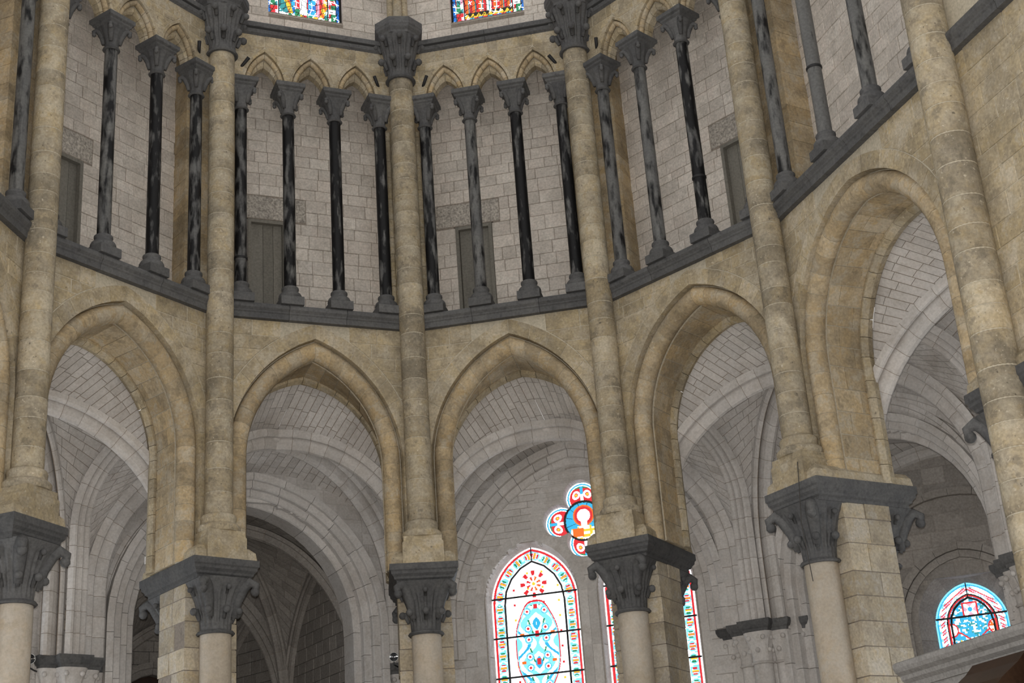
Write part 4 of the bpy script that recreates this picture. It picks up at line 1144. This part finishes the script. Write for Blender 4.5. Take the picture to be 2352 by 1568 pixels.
def holec(z):
    X = archx(z, (1.0, 1.1), 6.9); return [(1.7 - X, 1.7 + X)] if X > .04 and z > 2 else []
wc, Lc, rzc = stone_wall(a, c, 0, 11.5, holec, 'dark grey end wall of the dark chapel with a blind pointed recess', 'greydark', True, .3, (.35, .65), name='wall_chapel', coremat='djoint')
wall_arch(wc, Lc, 1.0, 6.9, 8.0, 2.0, ((0, .02, .3), (.16, .1, .1)), 'greydark', 10)
MB().box(.4, 3.0, .28, .33, 2, 8.3).obj('recess_back', M['oak'], wc)
KC = CH(xm, 3.1); ZK2 = 10.7
root = boss(KC, ZK2 - .15, 'ceiling_chapel', 'greydark'); tag(root, 'dark ribbed vault of the chapel behind the frontal arch', 'vault', kind='structure')
P = root
rr = {n_: halfell(p, KC, 6.2, 6.5, ZK2) for n_, p in (('F0', F0), ('F1', F1), ('G0', G0), ('G1', G1))}
for r_ in rr.values(): rib(P, r_, PD, .5, mat='greydark')
def hp(p, q, za): mpt = ((p[0] + q[0]) / 2, (p[1] + q[1]) / 2); return halfarch(p, mpt, 6.2, 6.6, za), halfarch(q, mpt, 6.2, 6.6, za)
def cellpair(p, q, za, ra, rb, mat='greydark', prof=None):
    x, y = hp(p, q, za); web(P, x, ra, 22, .42, False, (.0, .0), mat); web(P, y, rb, 22, .42, False, (.0, .0), mat)
    if prof: rib(P, x, prof, .5, mat=mat); rib(P, y, prof, .5, mat=mat)
cellpair(F0, F1, 10.75, rr['F0'], rr['F1']); cellpair(F0, G0, 10.0, rr['F0'], rr['G0'], prof=PD); cellpair(F1, G1, 10.0, rr['F1'], rr['G1'], prof=PD); cellpair(G0, G1, 10.3, rr['G0'], rr['G1'], prof=p_multi(.3, .3))
KD = CH(xm, 6.0)
rh = {n_: halfell(p, KD, 6.2, 6.5, 10.2) for n_, p in (('G0', G0), ('G1', G1), ('H0', H0), ('H1', H1))}
for n_ in ('H0', 'H1'): rib(P, rh[n_], PD, .5, mat='greydark')
for p, q, za, x, y in ((G0, H0, 9.3, 'G0', 'H0'), (G1, H1, 9.3, 'G1', 'H1'), (H0, H1, 9.3, 'H0', 'H1'), (G0, G1, 10.3, 'G0', 'G1')): cellpair(p, q, za, rh[x], rh[y], prof=PD if za < 10 else None)

# ------------------------------------------------------------------ right chapel with the small round headed window
R0, R1 = (9.3, 5.15), (15.0, 2.55)
RWC, RWA = None, .74
rL = sqrt((R1[0] - R0[0]) ** 2 + (R1[1] - R0[1]) ** 2)
rcx = ((12.12 - R0[0]) * (R1[0] - R0[0]) + (3.75 - R0[1]) * (R1[1] - R0[1])) / rL
def holer(z):
    X = archx(z, (.74, .86), 6.55); return [(rcx - X, rcx + X)] if X > .04 and z > 3 else []
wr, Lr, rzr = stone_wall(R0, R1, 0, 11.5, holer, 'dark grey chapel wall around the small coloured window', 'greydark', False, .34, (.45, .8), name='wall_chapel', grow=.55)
def rcol(x, z):
    u = x - rcx; zz = z
    a, h, zs = .74, .86, 6.55
    if z <= zs: e = a - abs(u)
    else: r = (a * a + h * h) / (2 * a); c = r - a; e = r - sqrt((abs(u) + c) ** 2 + (z - zs) ** 2)
    if e < .03: return 'paleblue'
    if e < .06: return 'cyan'
    if e < .22:
        q = ((z * 1.3 + abs(u) * .9) / .2) % 1; return 'red' if abs(abs(q - .5) - .2) < .09 and abs(e - .14) < .05 else ('pink' if abs(q - .5) < .1 and abs(e - .14) < .03 else ('paleblue' if hsh(floor(q * 6), floor(e * 40)) > .5 else 'white'))
    if e < .25: return 'lead'
    if e < .28: return 'red'
    if abs(max(abs(u), abs(z - 6.85)) - .14) < .018: return 'red'
    if max(abs(u), abs(z - 6.85)) < .12: return 'cyan' if sqrt(u * u + (z - 6.85) ** 2) < .05 else ('white' if abs(abs(u) - abs(z - 6.85)) < .05 else 'pink')
    for cx in (-.45, .45):
        q = sqrt((u - cx) ** 2 + (z - 6.45) ** 2)
        if abs(q - .14) < .015: return 'red'
        if q < .12: return 'orange' if hsh(floor(u * 20), floor(z * 20)) > .5 else 'white'
    zf = 6.3 - .10 * cos(u * 9)
    if abs(z - zf) < .02: return 'red'
    if z < zf - .15 and abs(u) < .3: return ('white', 'cyan', 'pink', 'white', 'yellow')[int(hsh(floor(u * 13), floor(z * 11)) * 5)]
    return 'cyan' if hsh(floor(u * 22), floor(z * 22)) > .45 else ('white' if hsh(floor(u * 25), floor(z * 25), 2) > .4 else 'teal')
win = lancet_window(R0, rzr, rcx, .74, 3.5, 6.55, 7.41, 'small round headed window of red, blue and white glass above the stone screen', .45, .0115, rcol)
reveal(wr, lancet_outline(rcx, 1.06, 3.5, 6.55, 7.75), lancet_outline(rcx, .74, 3.5, 6.55, 7.41), .04, .46, 22, 'greydark', bx=.4)
for off, dp in ((.32, -.02), (.46, .08), (.62, .16)):
    ah = conc((.74, .86), off)
    arch_pieces(wr, 'arch_stone', M['greydark'], [(conc(ah, .15), -dp), (ah, -dp), (ah, .2), (conc(ah, .15), .2)], 6.55, 3.5, 11, 2, .005, xc=rcx)
ah = (1.95, 1.9); arch_pieces(wr, 'arch_stone', M['greydark'], [(conc(ah, .16), -.14), (ah, -.14), (ah, .1), (conc(ah, .16), .1)], 7.3, 3.5, 14, 2, .005, xc=rcx)
# its side wall and vault
rin = (12.0, 1.5)
a, c = face_wall(R1, (13.6, -1.2), rin); stone_wall(a, c, 0, 11.5, nohole, 'dark side wall of the right chapel', 'greydark', True, .34, (.45, .8), name='wall_chapel')
QA, QB = O[4], O[5]
KR = ((QA[0] + QB[0] + R0[0] + R1[0]) / 4, (QA[1] + QB[1] + R0[1] + R1[1]) / 4); ZK3 = 10.9
root = boss(KR, ZK3 - .15, 'ceiling_chapel', 'greydark'); tag(root, 'dark ribbed vault over the right chapel', 'vault', kind='structure')
P = root
rr = {n_: halfell(p, KR, 6.9, 7.1, ZK3) for n_, p in (('A', QA), ('B', QB), ('R0', R0), ('R1', R1))}
for r_ in rr.values(): rib(P, r_, PD, .5, mat='grey')
def hp(p, q, za): mpt = ((p[0] + q[0]) / 2, (p[1] + q[1]) / 2); return halfarch(p, mpt, 6.9, 7.2, za), halfarch(q, mpt, 6.9, 7.2, za)
for p, q, za, x, y in ((QA, QB, 10.9, 'A', 'B'), (QB, R1, 10.2, 'B', 'R1'), (R0, R1, 10.4, 'R0', 'R1'), (QA, R0, 10.2, 'A', 'R0')): cellpair(p, q, za, rr[x], rr[y], 'grey', PD)

for pl, own in (([F0, F1, G1, H1, H0, G0], 'dark'), ([QA, QB, (14.2, -1.5), (15.4, 2.4), (9.0, 5.6)], 'right')):
    MB().loft([[(p[0], p[1], 11.6) for p in pl], [(p[0], p[1], 11.75) for p in pl]]).obj('chapel_light_cover', M['oak'], root)  # unseen slabs added over both chapels to keep outside light out
# ------------------------------------------------------------------ stone screen with timber canopy in the right bay
b = BAYS[5]
scr = place(empty('choir_screen', (0, 0, 0)), (b.mid[0], b.mid[1], 0), b.rz)
MB().box(-.75, 2.5, -.02, .26, 0, 4.36).obj('screen_wall', M['screen'], scr)
prof = [(d_, z_ + .16) for d_, z_ in [(.3, 4.18), (-.06, 4.2), (-.08, 4.28), (-.15, 4.33), (-.16, 4.39), (-.24, 4.44), (-.27, 4.5), (-.27, 4.57), (-.2, 4.6), (.3, 4.62)]]
for i, (xa, xb) in enumerate(((-.85, .2), (.205, 1.3), (1.305, 2.6))): MB().loft([[(xa, d, z) for d, z in prof], [(xb, d, z) for d, z in prof]]).obj('cornice', M['screen'], scr)
tag(scr, 'low stone screen with moulded grey cornice closing the wide right bay', 'screen')
can = place(empty('timber_canopy', (0, 0, 0)), (b.mid[0], b.mid[1], 0), b.rz)
prof = [(-.05, 3.4), (-1.2, 3.5), (-1.25, 3.7), (-1.15, 3.82), (-.95, 3.88), (-.8, 4.02), (-.5, 4.22), (-.35, 4.36), (-.05, 4.38)]
MB().loft([[(1.25, d, z) for d, z in prof], [(2.45, d, z) for d, z in prof]]).obj('roof', M['oak'], can)
MB().box(1.2, 2.5, -1.1, -.03, 2.9, 3.45).obj('fascia', M['oak'], can); MB().box(1.25, 2.4, -.12, -.03, 0, 2.9).obj('back_panel', M['oak'], can)
tag(can, 'dark oak stall canopy in front of the stone screen', 'canopy')

# ------------------------------------------------------------------ spotlights on the responds
def spot(loc, aim, label, back=(0, .5)):
    root = empty('spotlight', loc, 0)
    d = (Vector(aim) - Vector(loc)); d.normalize(); q = d.to_track_quat('Z', 'Y').to_matrix().to_4x4()
    def part(name, prof, mat, n=18):
        o = MB().lathe(prof, n, cap=False).obj(name, M[mat], root, True); o.data.transform(Matrix.Translation((0, 0, .2)) @ q); autosmooth(o, 40); return o
    part('housing', [(.02, -.26), (.05, -.24), (.055, -.1), (.095, .0), (.10, .08), (.092, .08)], 'steel'); part('reflector', [(.005, -.02), (.04, -.005), (.07, .03), (.09, .078)], 'chrome')
    part('lamp_cap', [(.005, -.33), (.045, -.32), (.05, -.24)], 'iron', 12)
    MB().box(-.012, .012, -.012, .012, .02, .2).obj('stem', M['iron'], root)
    o_ = MB().tube([(0, 0, .03), (back[0] * .5, back[1] * .5, .02), (back[0], back[1], .03)], .016, 6).obj('bracket_arm', M['iron'], root)
    return tag(root, label, 'lamp')
for kk, x_, y_, z_, lab in ((2, -.87, -.62, 6.55, 'left'), (3, -.52, -.80, 6.74, 'right')):
    p_ = orp(kk, x_, y_); q_ = orp(kk, x_ * .6, -.2)
    spot((p_[0], p_[1], z_), CAMP, 'small chrome spotlight on a bracket, %s of the dark chapel opening' % lab, (q_[0] - p_[0], q_[1] - p_[1]))
# cable hanging past the right pier
p = cor_w(5, .3, -.53, 0); pts = [(0, 0, 8.5), (0, -.04, 8.1), (-.02, -.1, 7.4), (.0, -.05, 6.4)]
mb = MB().tube(pts, .008, 5); o = place(mb.obj('hanging_cable', M['cable']), (p.x, p.y, 0), CN[5][3]); tag(o, 'thin dark cable hanging over the abacus of the right arcade pier', 'cable')
